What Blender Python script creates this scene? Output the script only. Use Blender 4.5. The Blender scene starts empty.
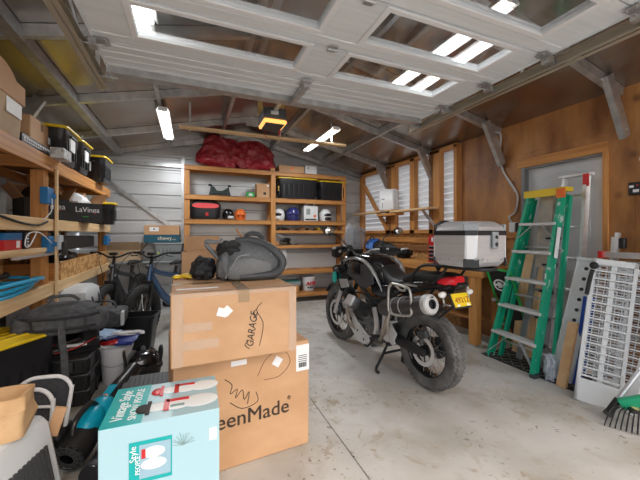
import bpy, bmesh, math, random
from mathutils import Vector as V, Matrix as M, noise
random.seed(7)
S = bpy.context.scene; C = S.collection
PI = math.pi; R = math.radians
# ------------------------------------------------------------------ materials
def _n(nt, t, **k):
    n = nt.nodes.new(t)
    for a, b in k.items(): setattr(n, a, b)
    return n
MATS = {}
def mat(name, col, rough=.6, metal=0, col2=None, sc=(6,6,6), det=4, bump=0, bsc=None, lo=.35, hi=.65, emit=0, alpha=1, trans=0, spec=None, coat=0):
    if name in MATS: return MATS[name]
    m = bpy.data.materials.new(name); m.use_nodes = True; nt = m.node_tree
    p = nt.nodes['Principled BSDF']
    p.inputs['Base Color'].default_value = (*col, 1); p.inputs['Roughness'].default_value = rough
    p.inputs['Metallic'].default_value = metal
    if spec is not None: p.inputs['Specular IOR Level'].default_value = spec
    if coat: p.inputs['Coat Weight'].default_value = coat
    if alpha < 1: p.inputs['Alpha'].default_value = alpha
    if trans: p.inputs['Transmission Weight'].default_value = trans
    if emit:
        p.inputs['Emission Color'].default_value = (*col, 1); p.inputs['Emission Strength'].default_value = emit
    tc = _n(nt, 'ShaderNodeTexCoord'); mp = _n(nt, 'ShaderNodeMapping'); mp.inputs['Scale'].default_value = sc
    nt.links.new(tc.outputs['Object'], mp.inputs['Vector'])
    nz = _n(nt, 'ShaderNodeTexNoise'); nz.inputs['Scale'].default_value = 1; nz.inputs['Detail'].default_value = det
    nt.links.new(mp.outputs[0], nz.inputs['Vector'])
    if col2:
        r = _n(nt, 'ShaderNodeValToRGB'); r.color_ramp.elements[0].position = lo; r.color_ramp.elements[1].position = hi
        r.color_ramp.elements[0].color = (*col, 1); r.color_ramp.elements[1].color = (*col2, 1)
        nt.links.new(nz.outputs['Fac'], r.inputs[0]); nt.links.new(r.outputs[0], p.inputs['Base Color'])
    if bump:
        b = _n(nt, 'ShaderNodeBump'); b.inputs['Strength'].default_value = bump; b.inputs['Distance'].default_value = .02
        src = nz
        if bsc:
            mp2 = _n(nt, 'ShaderNodeMapping'); mp2.inputs['Scale'].default_value = bsc
            nt.links.new(tc.outputs['Object'], mp2.inputs['Vector'])
            src = _n(nt, 'ShaderNodeTexNoise'); src.inputs['Scale'].default_value = 1; src.inputs['Detail'].default_value = 3
            nt.links.new(mp2.outputs[0], src.inputs['Vector'])
        nt.links.new(src.outputs['Fac'], b.inputs['Height']); nt.links.new(b.outputs[0], p.inputs['Normal'])
    MATS[name] = m
    return m
def wood(name, ax, a=(.43,.17,.042), b=(.65,.31,.09), rough=.55):
    s = [34,34,34]; s[ax] = 1.6
    return mat(name, a, rough, col2=b, sc=tuple(s), det=3, bump=.06, lo=.32, hi=.7)
WX, WY, WZ = wood('lumber_x',0), wood('lumber_y',1), wood('lumber_z',2)
PX, PY, PZ = [wood('pale_pine_%s' % 'xyz'[i], i, (.66,.42,.2), (.8,.58,.33)) for i in range(3)]
PLY = mat('plywood', (.17,.055,.012), .5, col2=(.56,.26,.08), sc=(3.5,3.5,1.5), det=7, bump=.05, lo=.3, hi=.72)
def spots(m, scale, col, lo=.0, hi=.09, mix=.8):
    nt = m.node_tree; p = nt.nodes['Principled BSDF']; l = p.inputs['Base Color'].links
    tc = _n(nt,'ShaderNodeTexCoord'); mp = _n(nt,'ShaderNodeMapping'); mp.inputs['Scale'].default_value = scale
    vo = _n(nt,'ShaderNodeTexVoronoi'); vo.inputs['Scale'].default_value = 1
    nt.links.new(tc.outputs['Object'], mp.inputs[0]); nt.links.new(mp.outputs[0], vo.inputs['Vector'])
    r = _n(nt,'ShaderNodeValToRGB'); r.color_ramp.elements[0].position = lo; r.color_ramp.elements[1].position = hi
    r.color_ramp.elements[0].color = (mix,)*3+(1,); r.color_ramp.elements[1].color = (0,0,0,1)
    nt.links.new(vo.outputs['Distance'], r.inputs[0])
    mx = _n(nt,'ShaderNodeMix', data_type='RGBA'); nt.links.new(r.outputs[0], mx.inputs[0])
    if l: nt.links.new(l[0].from_socket, mx.inputs[6])
    else: mx.inputs[6].default_value = p.inputs['Base Color'].default_value
    mx.inputs[7].default_value = (*col,1); nt.links.new(mx.outputs[2], p.inputs['Base Color'])
spots(PLY, (3,3,3), (.12,.045,.015), .03, .15, .8); spots(PLY, (9,8,6), (.2,.085,.03), .02, .14, .6)
OSB = mat('strand_board', (.42,.2,.06), .7, col2=(.72,.42,.17), sc=(26,26,26), det=2, bump=.1, lo=.42, hi=.58)
spots(OSB, (22,22,22), (.3,.13,.04), .05, .25, .5)
CARD = mat('cardboard', (.52,.295,.15), .75, col2=(.6,.36,.195), sc=(3,3,5), det=5, bump=.04, bsc=(9,9,9))
CARD2 = mat('dull_cardboard', (.47,.33,.2), .8, col2=(.56,.41,.27), sc=(5,5,5), det=4, bump=.04)
KRAFT = mat('kraft_paper', (.5,.3,.14), .8, col2=(.62,.4,.21), sc=(7,7,7), det=4, bump=.5, bsc=(14,14,14))
TAPE = mat('packing_tape', (.36,.235,.125), .22, coat=.3)
GALV = mat('galvanised_steel', (.45,.45,.45), .35, .75, col2=(.6,.6,.595), sc=(12,12,12), det=3)
STEELP = mat('grey_painted_sheet', (.56,.565,.57), .4, .35, col2=(.66,.665,.67), sc=(1.2,1.2,5), det=4)
ROOF = mat('roof_sheet', (.37,.34,.31), .25, .8, col2=(.3,.165,.085), sc=(1.1,.9,1.1), det=3, bump=.35, bsc=(1.6,1.6,1.6), lo=.4, hi=.75)
BLK = mat('black_plastic', (.018,.018,.019), .34)
BLKR = mat('black_rubber', (.016,.016,.016), .75, bump=.1, sc=(40,40,40))
BLKT = mat('black_tote_plastic', (.014,.014,.017), .32, bump=.03, sc=(30,30,30))
BLKG = mat('gloss_black_paint', (.01,.01,.012), .16, coat=.6)
BLKM = mat('matt_black_metal', (.02,.02,.021), .5, .3)
DKG = mat('dark_grey_plastic', (.055,.057,.06), .5)
GRYF = mat('grey_backpack_cloth', (.06,.062,.065), .85, col2=(.1,.1,.105), sc=(30,30,30), bump=.2)
GRY = mat('mid_grey_plastic', (.3,.32,.33), .5)
LGRY = mat('light_grey_plastic', (.55,.57,.58), .45)
WHT = mat('white_plastic', (.78,.78,.78), .4)
WHTP = mat('white_paper', (.82,.82,.82), .6)
SILV = mat('silver_paint', (.62,.62,.63), .3, .6)
ALU = mat('aluminium', (.7,.7,.71), .33, .75, col2=(.78,.78,.79), sc=(20,20,20))
CHR = mat('chrome', (.8,.8,.8), .12, 1)
YEL = mat('yellow_plastic', (.84,.58,.02), .4)
RED = mat('red_paint', (.55,.02,.02), .35)
REDL = mat('red_lens', (.75,.015,.03), .15, coat=.5)
REDB = mat('red_vinyl', (.32,.02,.03), .3, col2=(.42,.03,.045), sc=(6,6,6), bump=.9, bsc=(7,7,7))
BLU = mat('blue_plastic', (.02,.17,.42), .4)
TEAL = mat('teal_blue_plastic', (.0,.34,.5), .35)
HOSE = mat('blue_hose', (.02,.36,.62), .35)
GRNF = mat('green_fibreglass', (.01,.36,.2), .45, col2=(.55,.68,.62), sc=(14,14,9), det=6, lo=.62, hi=.68)
GRN = mat('green_paint', (.02,.36,.06), .35)
ORG = mat('orange_plastic', (.85,.17,.02), .35)
NAVY = mat('navy_shell', (.03,.035,.16), .25, coat=.5)
GLS = mat('clear_glass', (.95,.97,1), .03, trans=1, alpha=.35)
CLR = mat('clear_plastic', (.75,.8,.86), .25, alpha=.4)
SMOKE = mat('smoked_screen', (.35,.38,.42), .08, alpha=.35)
TUBE = mat('lit_tube', (1,.98,.94), .3, emit=4.5)
AMB = mat('lit_amber_cover', (1,.5,.12), .3, emit=1.3)
DARKW = wood('dark_lumber', 1, (.2,.085,.03), (.3,.14,.05))
INK = mat('black_ink', (.02,.018,.016), .6)
INKB = mat('brown_ink', (.045,.026,.016), .7)
INKW = mat('white_ink', (.85,.85,.85), .6)
# ------------------------------------------------------------------ mesh builder
class B:
    def __init__(s): s.bm = bmesh.new()
    def _add(s, vs, fs):
        b = [s.bm.verts.new(v) for v in vs]
        for f in fs:
            try: s.bm.faces.new([b[i] for i in f])
            except ValueError: pass
        return s
    def box(s, c, d, rot=None):
        x,y,z = d[0]/2,d[1]/2,d[2]/2
        vs = [V((a*x,b*y,e*z)) for a in (-1,1) for b in (-1,1) for e in (-1,1)]
        if rot is not None: vs = [rot @ v for v in vs]
        return s._add([v+V(c) for v in vs], [(0,1,3,2),(4,6,7,5),(0,4,5,1),(2,3,7,6),(0,2,6,4),(1,5,7,3)])
    def bb(s, x0,x1,y0,y1,z0,z1): return s.box(((x0+x1)/2,(y0+y1)/2,(z0+z1)/2),(x1-x0,y1-y0,z1-z0))
    def bar(s, p0, p1, w, t, up=(0,0,1)):
        p0,p1 = V(p0),V(p1); d = (p1-p0); L = d.length; d.normalize(); u = V(up)
        a = d.cross(u)
        if a.length < 1e-4: a = d.cross(V((1,0,0)))
        a.normalize(); b = a.cross(d)
        rot = M((a,d,b)).transposed()
        return s.box((p0+p1)/2,(w,L,t),rot)
    def cyl(s, p0, p1, r0, r1=None, n=16, cap=True):
        r1 = r0 if r1 is None else r1
        return s.sweep([V(p0),V(p1)], [r0,r1], n, cap=cap)
    def sweep(s, pts, rs, n=8, closed=False, cap=True, flat=1):
        pts = [V(p) for p in pts]; N = len(pts)
        if not hasattr(rs,'__len__'): rs = [rs]*N
        prev = None; rings = []
        for i,p in enumerate(pts):
            t = (pts[(i+1)%N]-pts[i-1]) if closed else (pts[min(i+1,N-1)]-pts[max(i-1,0)])
            t.normalize()
            if prev is None:
                a = t.cross(V((0,0,1)))
                if a.length < .05: a = t.cross(V((1,0,0)))
            else: a = prev - t*prev.dot(t)
            a.normalize(); prev = a; b = t.cross(a)
            rings.append([s.bm.verts.new(p+(a*math.cos(2*PI*k/n)+b*math.sin(2*PI*k/n)*flat)*rs[i]) for k in range(n)])
        for i in range(N if closed else N-1):
            A,Bq = rings[i],rings[(i+1)%N]
            for k in range(n):
                s.bm.faces.new((A[k],A[(k+1)%n],Bq[(k+1)%n],Bq[k]))
        if cap and not closed:
            s.bm.faces.new(rings[0][::-1]); s.bm.faces.new(rings[-1])
        return s
    def tube(s, pts, r, n=8, closed=False, sm=4):
        return s.sweep(smooth(pts, sm, closed), r, n, closed)
    def lathe(s, prof, c=(0,0,0), ax=(0,0,1), n=32, closed=False):
        ax = V(ax).normalized(); q = ax.to_track_quat('Z','Y').to_matrix(); rings = []
        for r,h in prof:
            rings.append([s.bm.verts.new(V(c)+q@V((r*math.cos(2*PI*k/n), r*math.sin(2*PI*k/n), h))) for k in range(n)] if r > 1e-5 else [s.bm.verts.new(V(c)+q@V((0,0,h)))])
        m = len(prof)
        for i in range(m if closed else m-1):
            A,D = rings[i],rings[(i+1)%m]
            for k in range(n):
                k2 = (k+1)%n
                f = [A[k%len(A)],A[k2%len(A)],D[k2%len(D)],D[k%len(D)]]
                g = []
                for v in f:
                    if v not in g: g.append(v)
                if len(g) > 2: s.bm.faces.new(g)
        return s
    def sph(s, c, r, n=20, m=12, rot=None, amp=0, fr=3, seed=0, ex=1):
        rx,ry,rz = r if hasattr(r,'__len__') else (r,r,r)
        rings = []
        def f(v):
            x = V([math.copysign(abs(q)**ex, q) for q in v])
            if amp: x = x*(1+amp*noise.noise(v*fr+V((seed,seed*2.3,0))))
            x = V((x.x*rx,x.y*ry,x.z*rz))
            if rot is not None: x = rot@x
            return x+V(c)
        for i in range(m+1):
            a = PI*i/m
            if i in (0,m): rings.append([s.bm.verts.new(f(V((0,0,math.cos(a)))))])
            else: rings.append([s.bm.verts.new(f(V((math.sin(a)*math.cos(2*PI*k/n),math.sin(a)*math.sin(2*PI*k/n),math.cos(a))))) for k in range(n)])
        for i in range(m):
            A,D = rings[i],rings[i+1]
            for k in range(n):
                g = []
                for v in (A[k%len(A)],D[k%len(D)],D[(k+1)%n%len(D)],A[(k+1)%n%len(A)]):
                    if v not in g: g.append(v)
                s.bm.faces.new(g)
        return s
    def prism(s, poly, o, u, v, w, th):           # poly in (u,v), extruded th along w
        o,u,v,w = V(o),V(u),V(v),V(w)
        a = [o+u*p[0]+v*p[1] for p in poly]; b = [p+w*th for p in a]; n = len(a)
        return s._add(a+b, [tuple(range(n))[::-1], tuple(range(n,2*n))]+[(i,(i+1)%n,(i+1)%n+n,i+n) for i in range(n)])
    def loft(s, secs, n=20, ax='x'):              # sections (t, cy, cz, ry, rz, exponent)
        rings = []
        for q in secs:
            t,cy,cz,ry,rz = q[:5]; e = q[5] if len(q) > 5 else 1
            ring = []
            for k in range(n):
                a = 2*PI*(k+.5)/n; ca,sa = math.cos(a),math.sin(a)
                y = cy+ry*math.copysign(abs(ca)**e,ca); z = cz+rz*math.copysign(abs(sa)**e,sa)
                ring.append(s.bm.verts.new((t,y,z) if ax == 'x' else (y,t,z) if ax == 'y' else (y,z,t)))
            rings.append(ring)
        for A,D in zip(rings,rings[1:]):
            for k in range(n): s.bm.faces.new((A[k],A[(k+1)%n],D[(k+1)%n],D[k]))
        s.bm.faces.new(rings[0][::-1]); s.bm.faces.new(rings[-1])
        return s
    def xf(s, m): bmesh.ops.transform(s.bm, matrix=m, verts=s.bm.verts[:]); return s
    def done(s, name, m, par=None, bev=0, ang=35, sub=0, loc=None, sol=0):
        bmesh.ops.recalc_face_normals(s.bm, faces=s.bm.faces[:])
        me = bpy.data.meshes.new(name); s.bm.to_mesh(me); s.bm.free()
        me.materials.append(m)
        for p in me.polygons: p.use_smooth = True
        me.set_sharp_from_angle(angle=R(ang))
        o = bpy.data.objects.new(name, me); C.objects.link(o)
        if par: o.parent = par
        if loc: o.location = loc
        if sol:
            k = o.modifiers.new('s','SOLIDIFY'); k.thickness = sol; k.offset = 0
        if bev:
            k = o.modifiers.new('b','BEVEL'); k.width = bev; k.segments = 2; k.limit_method = 'ANGLE'; k.angle_limit = R(40)
        if sub:
            k = o.modifiers.new('u','SUBSURF'); k.levels = sub; k.render_levels = sub
        return o
def smooth(pts, k=4, closed=False):
    pts = [V(p) for p in pts]; N = len(pts)
    if N < 3 and not closed: return pts
    out = []
    for i in range(N if closed else N-1):
        g = (lambda j: pts[j%N]) if closed else (lambda j: pts[max(0,min(N-1,j))])
        p0,p1,p2,p3 = g(i-1),g(i),g(i+1),g(i+2)
        for q in range(k):
            t = q/k
            out.append(.5*((2*p1)+(p2-p0)*t+(2*p0-5*p1+4*p2-p3)*t*t+(3*p1-p0-3*p2+p3)*t**3))
    if not closed: out.append(pts[-1])
    return out
def thing(name, label, cat, loc=(0,0,0), rz=0, group=None):
    o = bpy.data.objects.new(name, None); C.objects.link(o); o.empty_display_size = .1
    o.location = loc; o.rotation_euler = (0,0,rz); o['label'] = label; o['category'] = cat
    if group: o['group'] = group
    return o
def tag(o, label, cat, group=None):
    o['label'] = label; o['category'] = cat
    if group: o['group'] = group
    return o
def struct(o): o['kind'] = 'structure'; return o
def dup(root, loc, rz, label, group=None):
    def cp(o, par):
        n = o.copy(); C.objects.link(n); n.parent = par
        for ch in [c for c in o.children]: cp(ch, n)
        return n
    r = cp(root, None); r.location = loc; r.rotation_euler = (0,0,rz); r['label'] = label
    if group: r['group'] = group
    return r
def text(s, size, loc, rot, m, par, name='lettering', ext=.0006, sx=1, bold=0, shear=0):
    cu = bpy.data.curves.new('t','FONT'); cu.body = s; cu.size = size; cu.extrude = ext; cu.align_x = 'CENTER'; cu.align_y = 'CENTER'
    cu.offset = bold; cu.shear = shear; cu.resolution_u = 3
    t = bpy.data.objects.new('t', cu); C.objects.link(t)
    me = bpy.data.meshes.new_from_object(t); bpy.data.objects.remove(t); bpy.data.curves.remove(cu)
    me.materials.clear(); me.materials.append(m)
    o = bpy.data.objects.new(name, me); C.objects.link(o); o.parent = par; o.location = loc; o.rotation_euler = rot; o.scale = (sx,1,1)
    return o
FY = (PI/2,0,0)            # text that faces -Y
FX = (PI/2,0,PI/2)         # text that faces +X
FW = (PI/2,0,-PI/2)        # text that faces -X
UP = (0,0,0)
# ------------------------------------------------------------------ camera
cam = bpy.data.cameras.new('camera'); co = bpy.data.objects.new('camera', cam); C.objects.link(co); S.camera = co
cam.sensor_width = 36; cam.lens = 318/640*36; cam.shift_y = -6/640; cam.clip_start = .05
co.location = (0,0,1.35); co.rotation_euler = (PI/2,0,-R(22.24))
# ------------------------------------------------------------------ shell
XL, XR, YB, YF, EA, XM, SL = -1.71, 3.65, 6.4, -.35, 2.68, .97, .23
def roof(x): return EA+SL*(XM-XL-abs(x-XM))
CON = mat('concrete', (.4,.38,.34), .5, col2=(.56,.545,.51), sc=(1.5,1.5,1.5), det=8, bump=.03, lo=.36, hi=.6)
def concrete():
    nt = CON.node_tree; p = nt.nodes['Principled BSDF']; src = p.inputs['Base Color'].links[0].from_socket
    tc = _n(nt,'ShaderNodeTexCoord')
    for scl, dist, lo, hi, col, amt, msc in ((2.6,.9,.54,.7,(.33,.28,.21),.55,None),(9,.8,.56,.66,(.3,.22,.12),.7,1.3),(22,.4,.62,.68,(.16,.11,.06),.8,2.0),(40,.2,.66,.7,(.07,.06,.045),.95,1.7),(1.1,.6,.5,.75,(.62,.62,.62),.5,None)):
        nz = _n(nt,'ShaderNodeTexNoise'); nz.inputs['Scale'].default_value = scl; nz.inputs['Detail'].default_value = 6; nz.inputs['Distortion'].default_value = dist
        nt.links.new(tc.outputs['Object'], nz.inputs['Vector'])
        r = _n(nt,'ShaderNodeValToRGB'); r.color_ramp.elements[0].position = lo; r.color_ramp.elements[1].position = hi
        r.color_ramp.elements[0].color = (0,0,0,1); r.color_ramp.elements[1].color = (amt,)*3+(1,)
        nt.links.new(nz.outputs['Fac'], r.inputs[0]); f = r.outputs[0]
        if msc:
            n2 = _n(nt,'ShaderNodeTexNoise'); n2.inputs['Scale'].default_value = msc; n2.inputs['Detail'].default_value = 2
            nt.links.new(tc.outputs['Object'], n2.inputs['Vector'])
            r2 = _n(nt,'ShaderNodeValToRGB'); r2.color_ramp.elements[0].position = .45; r2.color_ramp.elements[1].position = .6
            nt.links.new(n2.outputs['Fac'], r2.inputs[0])
            mu = _n(nt,'ShaderNodeMath', operation='MULTIPLY'); nt.links.new(f, mu.inputs[0]); nt.links.new(r2.outputs[0], mu.inputs[1]); f = mu.outputs[0]
        mx = _n(nt,'ShaderNodeMix', data_type='RGBA'); nt.links.new(f, mx.inputs[0]); nt.links.new(src, mx.inputs[6]); mx.inputs[7].default_value = (*col,1)
        src = mx.outputs[2]
    nt.links.new(src, p.inputs['Base Color'])
concrete()
JX = .915
struct(B().bb(XL-.1,JX-.004,YF,YB+.1,-.1,0).bb(JX+.004,XR+.1,YF,YB+.1,-.1,0).bb(JX-.004,JX+.004,YF,YB+.1,-.1,-.012).done('floor', CON))
struct(B().bb(-8,10,-9,YF,-.12,-.02).done('floor', mat('driveway', (.42,.41,.39), .8, col2=(.5,.49,.47), sc=(2,2,2))))
def ribs(per, z0, z1, dep, w):                 # horizontal rib profile: list of (z, offset outward)
    out = []; z = z0
    while z < z1:
        for a,b in ((0,0),(per-2*w,.0),(per-1.6*w,dep),(per-.4*w,dep)):
            if z+a < z1: out.append((z+a,b))
        z += per
    out.append((z1,0)); return out
b = B(); pr = ribs(.229,0,3.28,.028,.03)
def span(z): return (XL,XR) if z <= EA else (XL+(z-EA)/SL, XR-(z-EA)/SL)
for (z0,d0),(z1,d1) in zip(pr,pr[1:]):
    a0,a1 = span(z0); c0,c1 = span(z1)
    b._add([(a0,YB+d0,z0),(a1,YB+d0,z0),(c1,YB+d1,z1),(c0,YB+d1,z1)],[(0,1,2,3)])
struct(b.done('wall_back', STEELP, ang=20))
b = B(); pr = ribs(.229,0,EA+.02,.028,.03)
for (z0,d0),(z1,d1) in zip(pr,pr[1:]):
    b._add([(XL-d0,YF,z0),(XL-d0,YB,z0),(XL-d1,YB,z1),(XL-d1,YF,z1)],[(0,1,2,3)])
struct(b.done('wall_left', STEELP, ang=20))
# right wall: plywood with a door opening, boarded dado and pale ribbed sheets between the studs
D0, D1, DH = 1.785, 2.555, 2.13
b = B()
for y0,y1,z0,z1 in ((YF,1.55,0,EA+.02),(1.552,D0-.04,0,2.3),(D1+.04,3.5,0,2.3),(1.552,2.598,2.302,EA+.02),(2.602,3.5,2.302,EA+.02),(D0-.04,D1+.04,DH+.1,2.3)):
    b.bb(XR,XR+.018,y0,y1,z0,z1)
struct(b.done('wall_right', PLY))
struct(B().bb(XR,XR+.018,3.5,YB,0,1.4).done('wall_right', OSB))
SID = bpy.data.materials.new('pale_ribbed_siding'); SID.use_nodes = True
nt = SID.node_tree; pp = nt.nodes['Principled BSDF']; pp.inputs['Base Color'].default_value = (.8,.81,.82,1); pp.inputs['Roughness'].default_value = .45
tl = _n(nt,'ShaderNodeBsdfTranslucent'); tl.inputs[0].default_value = (.8,.82,.85,1)
mxs = _n(nt,'ShaderNodeMixShader'); mxs.inputs[0].default_value = .22
nt.links.new(pp.outputs[0], mxs.inputs[1]); nt.links.new(tl.outputs[0], mxs.inputs[2]); nt.links.new(mxs.outputs[0], nt.nodes['Material Output'].inputs[0])
b = B(); z = 1.4
while z < EA:
    z1 = min(z+.098, EA+.02)
    zt_ = min(z+.076, EA+.02)
    b._add([(XR+.03,3.5,z),(XR+.03,YB,z),(XR+.014,YB,zt_),(XR+.014,3.5,zt_),(XR+.1,3.5,zt_),(XR+.1,YB,zt_),(XR+.1,3.5,z1),(XR+.1,YB,z1),(XR+.03,3.5,z1),(XR+.03,YB,z1)],[(0,1,2,3),(3,2,5,4),(4,5,7,6),(6,7,9,8)])
    z += .098
struct(b.done('wall_right', SID, ang=10))
# roof in two slopes
for sx,nm in ((-1,'ceiling'),(1,'ceiling')):
    b = B(); xe = XL-.15 if sx < 0 else XR+.15; ze = EA-SL*.15
    b.prism([(XM,roof(XM)),(xe,ze),(xe,ze+.02),(XM,roof(XM)+.02)],(0,YF-.3,0),(1,0,0),(0,0,1),(0,1,0),YB+.12-YF+.3)
    struct(b.done(nm, ROOF))
tn = [0]
def trim(bm, m, **k):
    tn[0] += 1; return struct(bm.done('trim_%d' % tn[0], m, **k))
def cchan(b, p0, p1, w=.05, h=.08):             # C channel from p0 to p1, open to +Y
    p0,p1 = V(p0),V(p1); d = (p1-p0).normalized(); n = V((0,1,0)); u = n.cross(d)*-1
    if u.z < 0: u = -u
    o = u*(-h/2)
    b.bar(p0+o, p1+o, .004, h, u)
    for q in (-.5,.5): b.bar(p0+o+u*q*h+n*w/2, p1+o+u*q*h+n*w/2, w, .004, u)
    b.bar(p0+o-u*h*.5+n*w+u*.01, p1+o-u*h*.5+n*w+u*.01, .004, .02, u)
    return b
FR = (.4,1.62,2.84,4.06,5.28,6.3)
for y in FR:
    b = B()
    for s in (-1,1):
        xe = XM+s*(XR-XM-.02)
        cchan(b,(xe,y,roof(xe)-.005),(XM,y,roof(XM)-.005))
    b.bb(XM-.12,XM+.12,y-.004,y,roof(XM)-.17,roof(XM)-.03)
    trim(b, GALV)
    if y < 6:
        for s,xw in ((-1,XL),(1,XR)):
            b = B(); xi = xw-s*.31; xo = xw-s*.03
            b.bar((xi,y-.012,roof(xi)-.03),(xo,y-.012,2.22),.05,.1,(s,0,.5))
            b.cyl((xo-s*.02,y-.045,2.28),(xo-s*.02,y-.03,2.28),.012,n=8)
            trim(b, GALV)
    # wall posts (the back left one shows pale against the sheets)
    if y < 6:
        trim(B().bb(XL+.003,XL+.05,y-.03,y+.03,0,EA-.02), GALV)
for x in (-1.13,-.35,.5,1.5,2.6):              # purlins along the building
    zt = roof(x)-.004; b = B()
    if x == -1.13:
        for dx in (-.04,.04): b.bb(x+dx-.003,x+dx+.003,YF,YB,zt-.1,zt)
        b.bb(x-.04,x+.04,YF,YB,zt-.1,zt-.094)
    else:
        b.bb(x-.003,x+.003,YF,YB,zt-.1,zt).bb(x-.003,x+.04,YF,YB,zt-.1,zt-.096)
    trim(b, GALV)
trim(B().bb(-.145,-.085,YB-.05,YB-.004,0,roof(-.11)-.12), GALV)           # post on the back wall
trim(B().bar((-1.6,6.35,2.5),(-.15,6.35,1.36),.012,.06,(0,0,1)), GALV)     # diagonal brace on the back wall
trim(B().bar((1.3,6.35,1.62),(2.75,6.35,.55),.012,.07,(0,0,1)), GALV)      # second diagonal behind the shelving
trim(B().bar((3.55,6.35,1.9),(2.9,6.35,1.3),.012,.06,(0,0,1)), GALV)
trim(B().bb(XL+.02,XR-.02,6.33,6.39,EA-.12,EA-.06), GALV)
# studs and plates of the right wall
for y0,y1,dk in ((3.5,3.56,0),(3.84,3.98,0),(3.985,4.08,1),(4.44,4.56,0),(5.0,5.12,0),(5.13,5.3,1),(6.22,6.34,0)):
    trim(B().bb(XR-.09,XR,y0,y1,1.36 if y0 < 6 else 0,EA-.02), DARKW if dk else WZ, bev=.003)
trim(B().bb(XR-.09,XR,3.5,YB,1.36,1.42), WY, bev=.003)
trim(B().bb(XR-.05,XR,3.5,YB,1.2,1.29), WY, bev=.003)
trim(B().bb(XR-.045,XR,3.5,YB,1.06,1.15), DARKW, bev=.003)
trim(B().bb(XR-.09,XR,3.5,YB,EA-.07,EA-.01), WY, bev=.003)
trim(B().bar((XR-.11,6.2,2.52),(XR-.11,5.2,1.42),.035,.09,(1,0,0)), WZ, bev=.003)
trim(B().bb(XR-.04,XR,D1+.06,3.5,1.3,1.39), WY, bev=.003)
# door in the right wall
b = B()
b.bb(XR-.012,XR+.02,D0-.04,D1+.085,DH+.0,DH+.1)
trim(b, WY, bev=.003)
trim(B().bb(XR-.02,XR+.02,D0-.045,D0,0,DH), WZ, bev=.003)
FRM = mat('door_frame_paint', (.2,.2,.2), .5, .2)
b = B().bb(XR-.005,XR+.11,D1,D1+.04,0,DH).bb(XR+.005,XR+.11,D0,D1,DH-.02,DH)
d = struct(b.done('trim_90', FRM))
DOOR = mat('grey_door_paint', (.55,.565,.58), .35, .0, col2=(.6,.615,.63), sc=(2,2,2))
b = B().bb(XR+.07,XR+.11,D0,D1,.01,DH-.02)
dm = struct(b.done('door_1', DOOR))
b = B()
for z0,z1 in ((.25,.95),(1.08,1.95)):
    p = [(D0+.14,z0),(D1-.12,z0),(D1-.12,z1)]
    if z1 > 1.5: p += [(D1-.12-(D1-D0-.26)*t, z1+.07*math.sin(PI*t)) for t in (.2,.35,.5,.65,.8)]
    p += [(D0+.14,z1)]
    b.prism(p,(XR+.063,0,0),(0,1,0),(0,0,1),(1,0,0),.01)
struct(b.done('door_panel', DOOR, par=dm, bev=.006))
# ------------------------------------------------------------------ overhead door
DW = mat('white_door_skin', (.7,.73,.74), .4, col2=(.76,.79,.8), sc=(1.5,40,1.5), det=2)
od = thing('garage_door','white sectional garage door raised flat under the roof, with glazed panes','garage door',(0,0,0))
ZD = 2.55; XA, XB = -.55, 2.225
joints = [2.78,2.33,1.86,1.40,.93,.45,-.02]
wins = {1:(1.9,2.19),2:(1.44,1.72),3:(.98,1.26)}
for i,(y1,y0) in enumerate(zip(joints,joints[1:])):
    b = B(); y1 -= .004; y0 += .004
    if i in wins:
        a,c = wins[i]
        b.bb(XA,XB,y0,a,ZD,ZD+.04).bb(XA,XB,c,y1,ZD,ZD+.04).bb(XA,-.29,a,c,ZD,ZD+.04).bb(.69,1.0,a,c,ZD,ZD+.04).bb(1.95,XB,a,c,ZD,ZD+.04)
    else: b.bb(XA,XB,y0,y1,ZD,ZD+.04)
    o = b.done('door_section', DW, od)
    g = B()                                     # embossed ribs
    yy = y0+.035
    while yy < y1-.03:
        if not (i in wins and wins[i][0]-.03 < yy < wins[i][1]+.03):
            g.prism([(-.006,0),(.006,0),(.002,-.004),(-.002,-.004)],(XA+.01,yy,ZD),(0,1,0),(0,0,1),(1,0,0),XB-XA-.02)
        yy += .085
    g.done('embossed_rib', DW, o)
    if i in wins:
        for x0,x1 in ((-.29,.69),(1.0,1.95)):
            w = B()
            a,c = wins[i]; t = .035
            w.bb(x0-t,x1+t,a-t,a,ZD-.012,ZD).bb(x0-t,x1+t,c,c+t,ZD-.012,ZD).bb(x0-t,x0,a,c,ZD-.012,ZD).bb(x1,x1+t,a,c,ZD-.012,ZD)
            fr = w.done('window_frame', WHT, o, bev=.004)
            B().bb(x0,x1,a,c,ZD+.012,ZD+.018).done('pane', GLS, fr)
b = B().bb(XA,XB,2.775,2.785,ZD-.03,ZD+.05).bb(XA,XB,2.66,2.78,ZD-.035,ZD-.029).bb(XA,XB,2.655,2.662,ZD-.05,ZD-.0)
b.done('strut', GALV, od)
b = B().bb(XA,XA+.012,0,2.78,ZD-.012,ZD+.04); b.done('end_stile', DW, od)
B().bb(XB-.012,XB,0,2.78,ZD-.012,ZD+.04).done('end_stile', DW, od)
for j in joints[:5]:
    for xe,s in ((XA,-1),(XB,1)):
        b = B().bb(min(xe,xe-s*.09),max(xe,xe-s*.09),j-.045,j+.03,ZD-.016,ZD-.012)
        b.bb(min(xe-s*.02,xe+s*.02),max(xe-s*.02,xe+s*.02),j-.03,j+.03,ZD-.055,ZD-.016)
        b.cyl((xe-s*.05,j,ZD-.035),(xe+s*.1,j,ZD-.035),.006,n=8).cyl((xe+s*.055,j,ZD-.035),(xe+s*.08,j,ZD-.035),.024,n=14)
        for q in (-.02,.02): b.cyl((xe-s*.07,j+q,ZD-.024),(xe-s*.07,j+q,ZD-.012),.007,n=6)
        b.done('roller_hinge', GALV, od)
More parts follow.
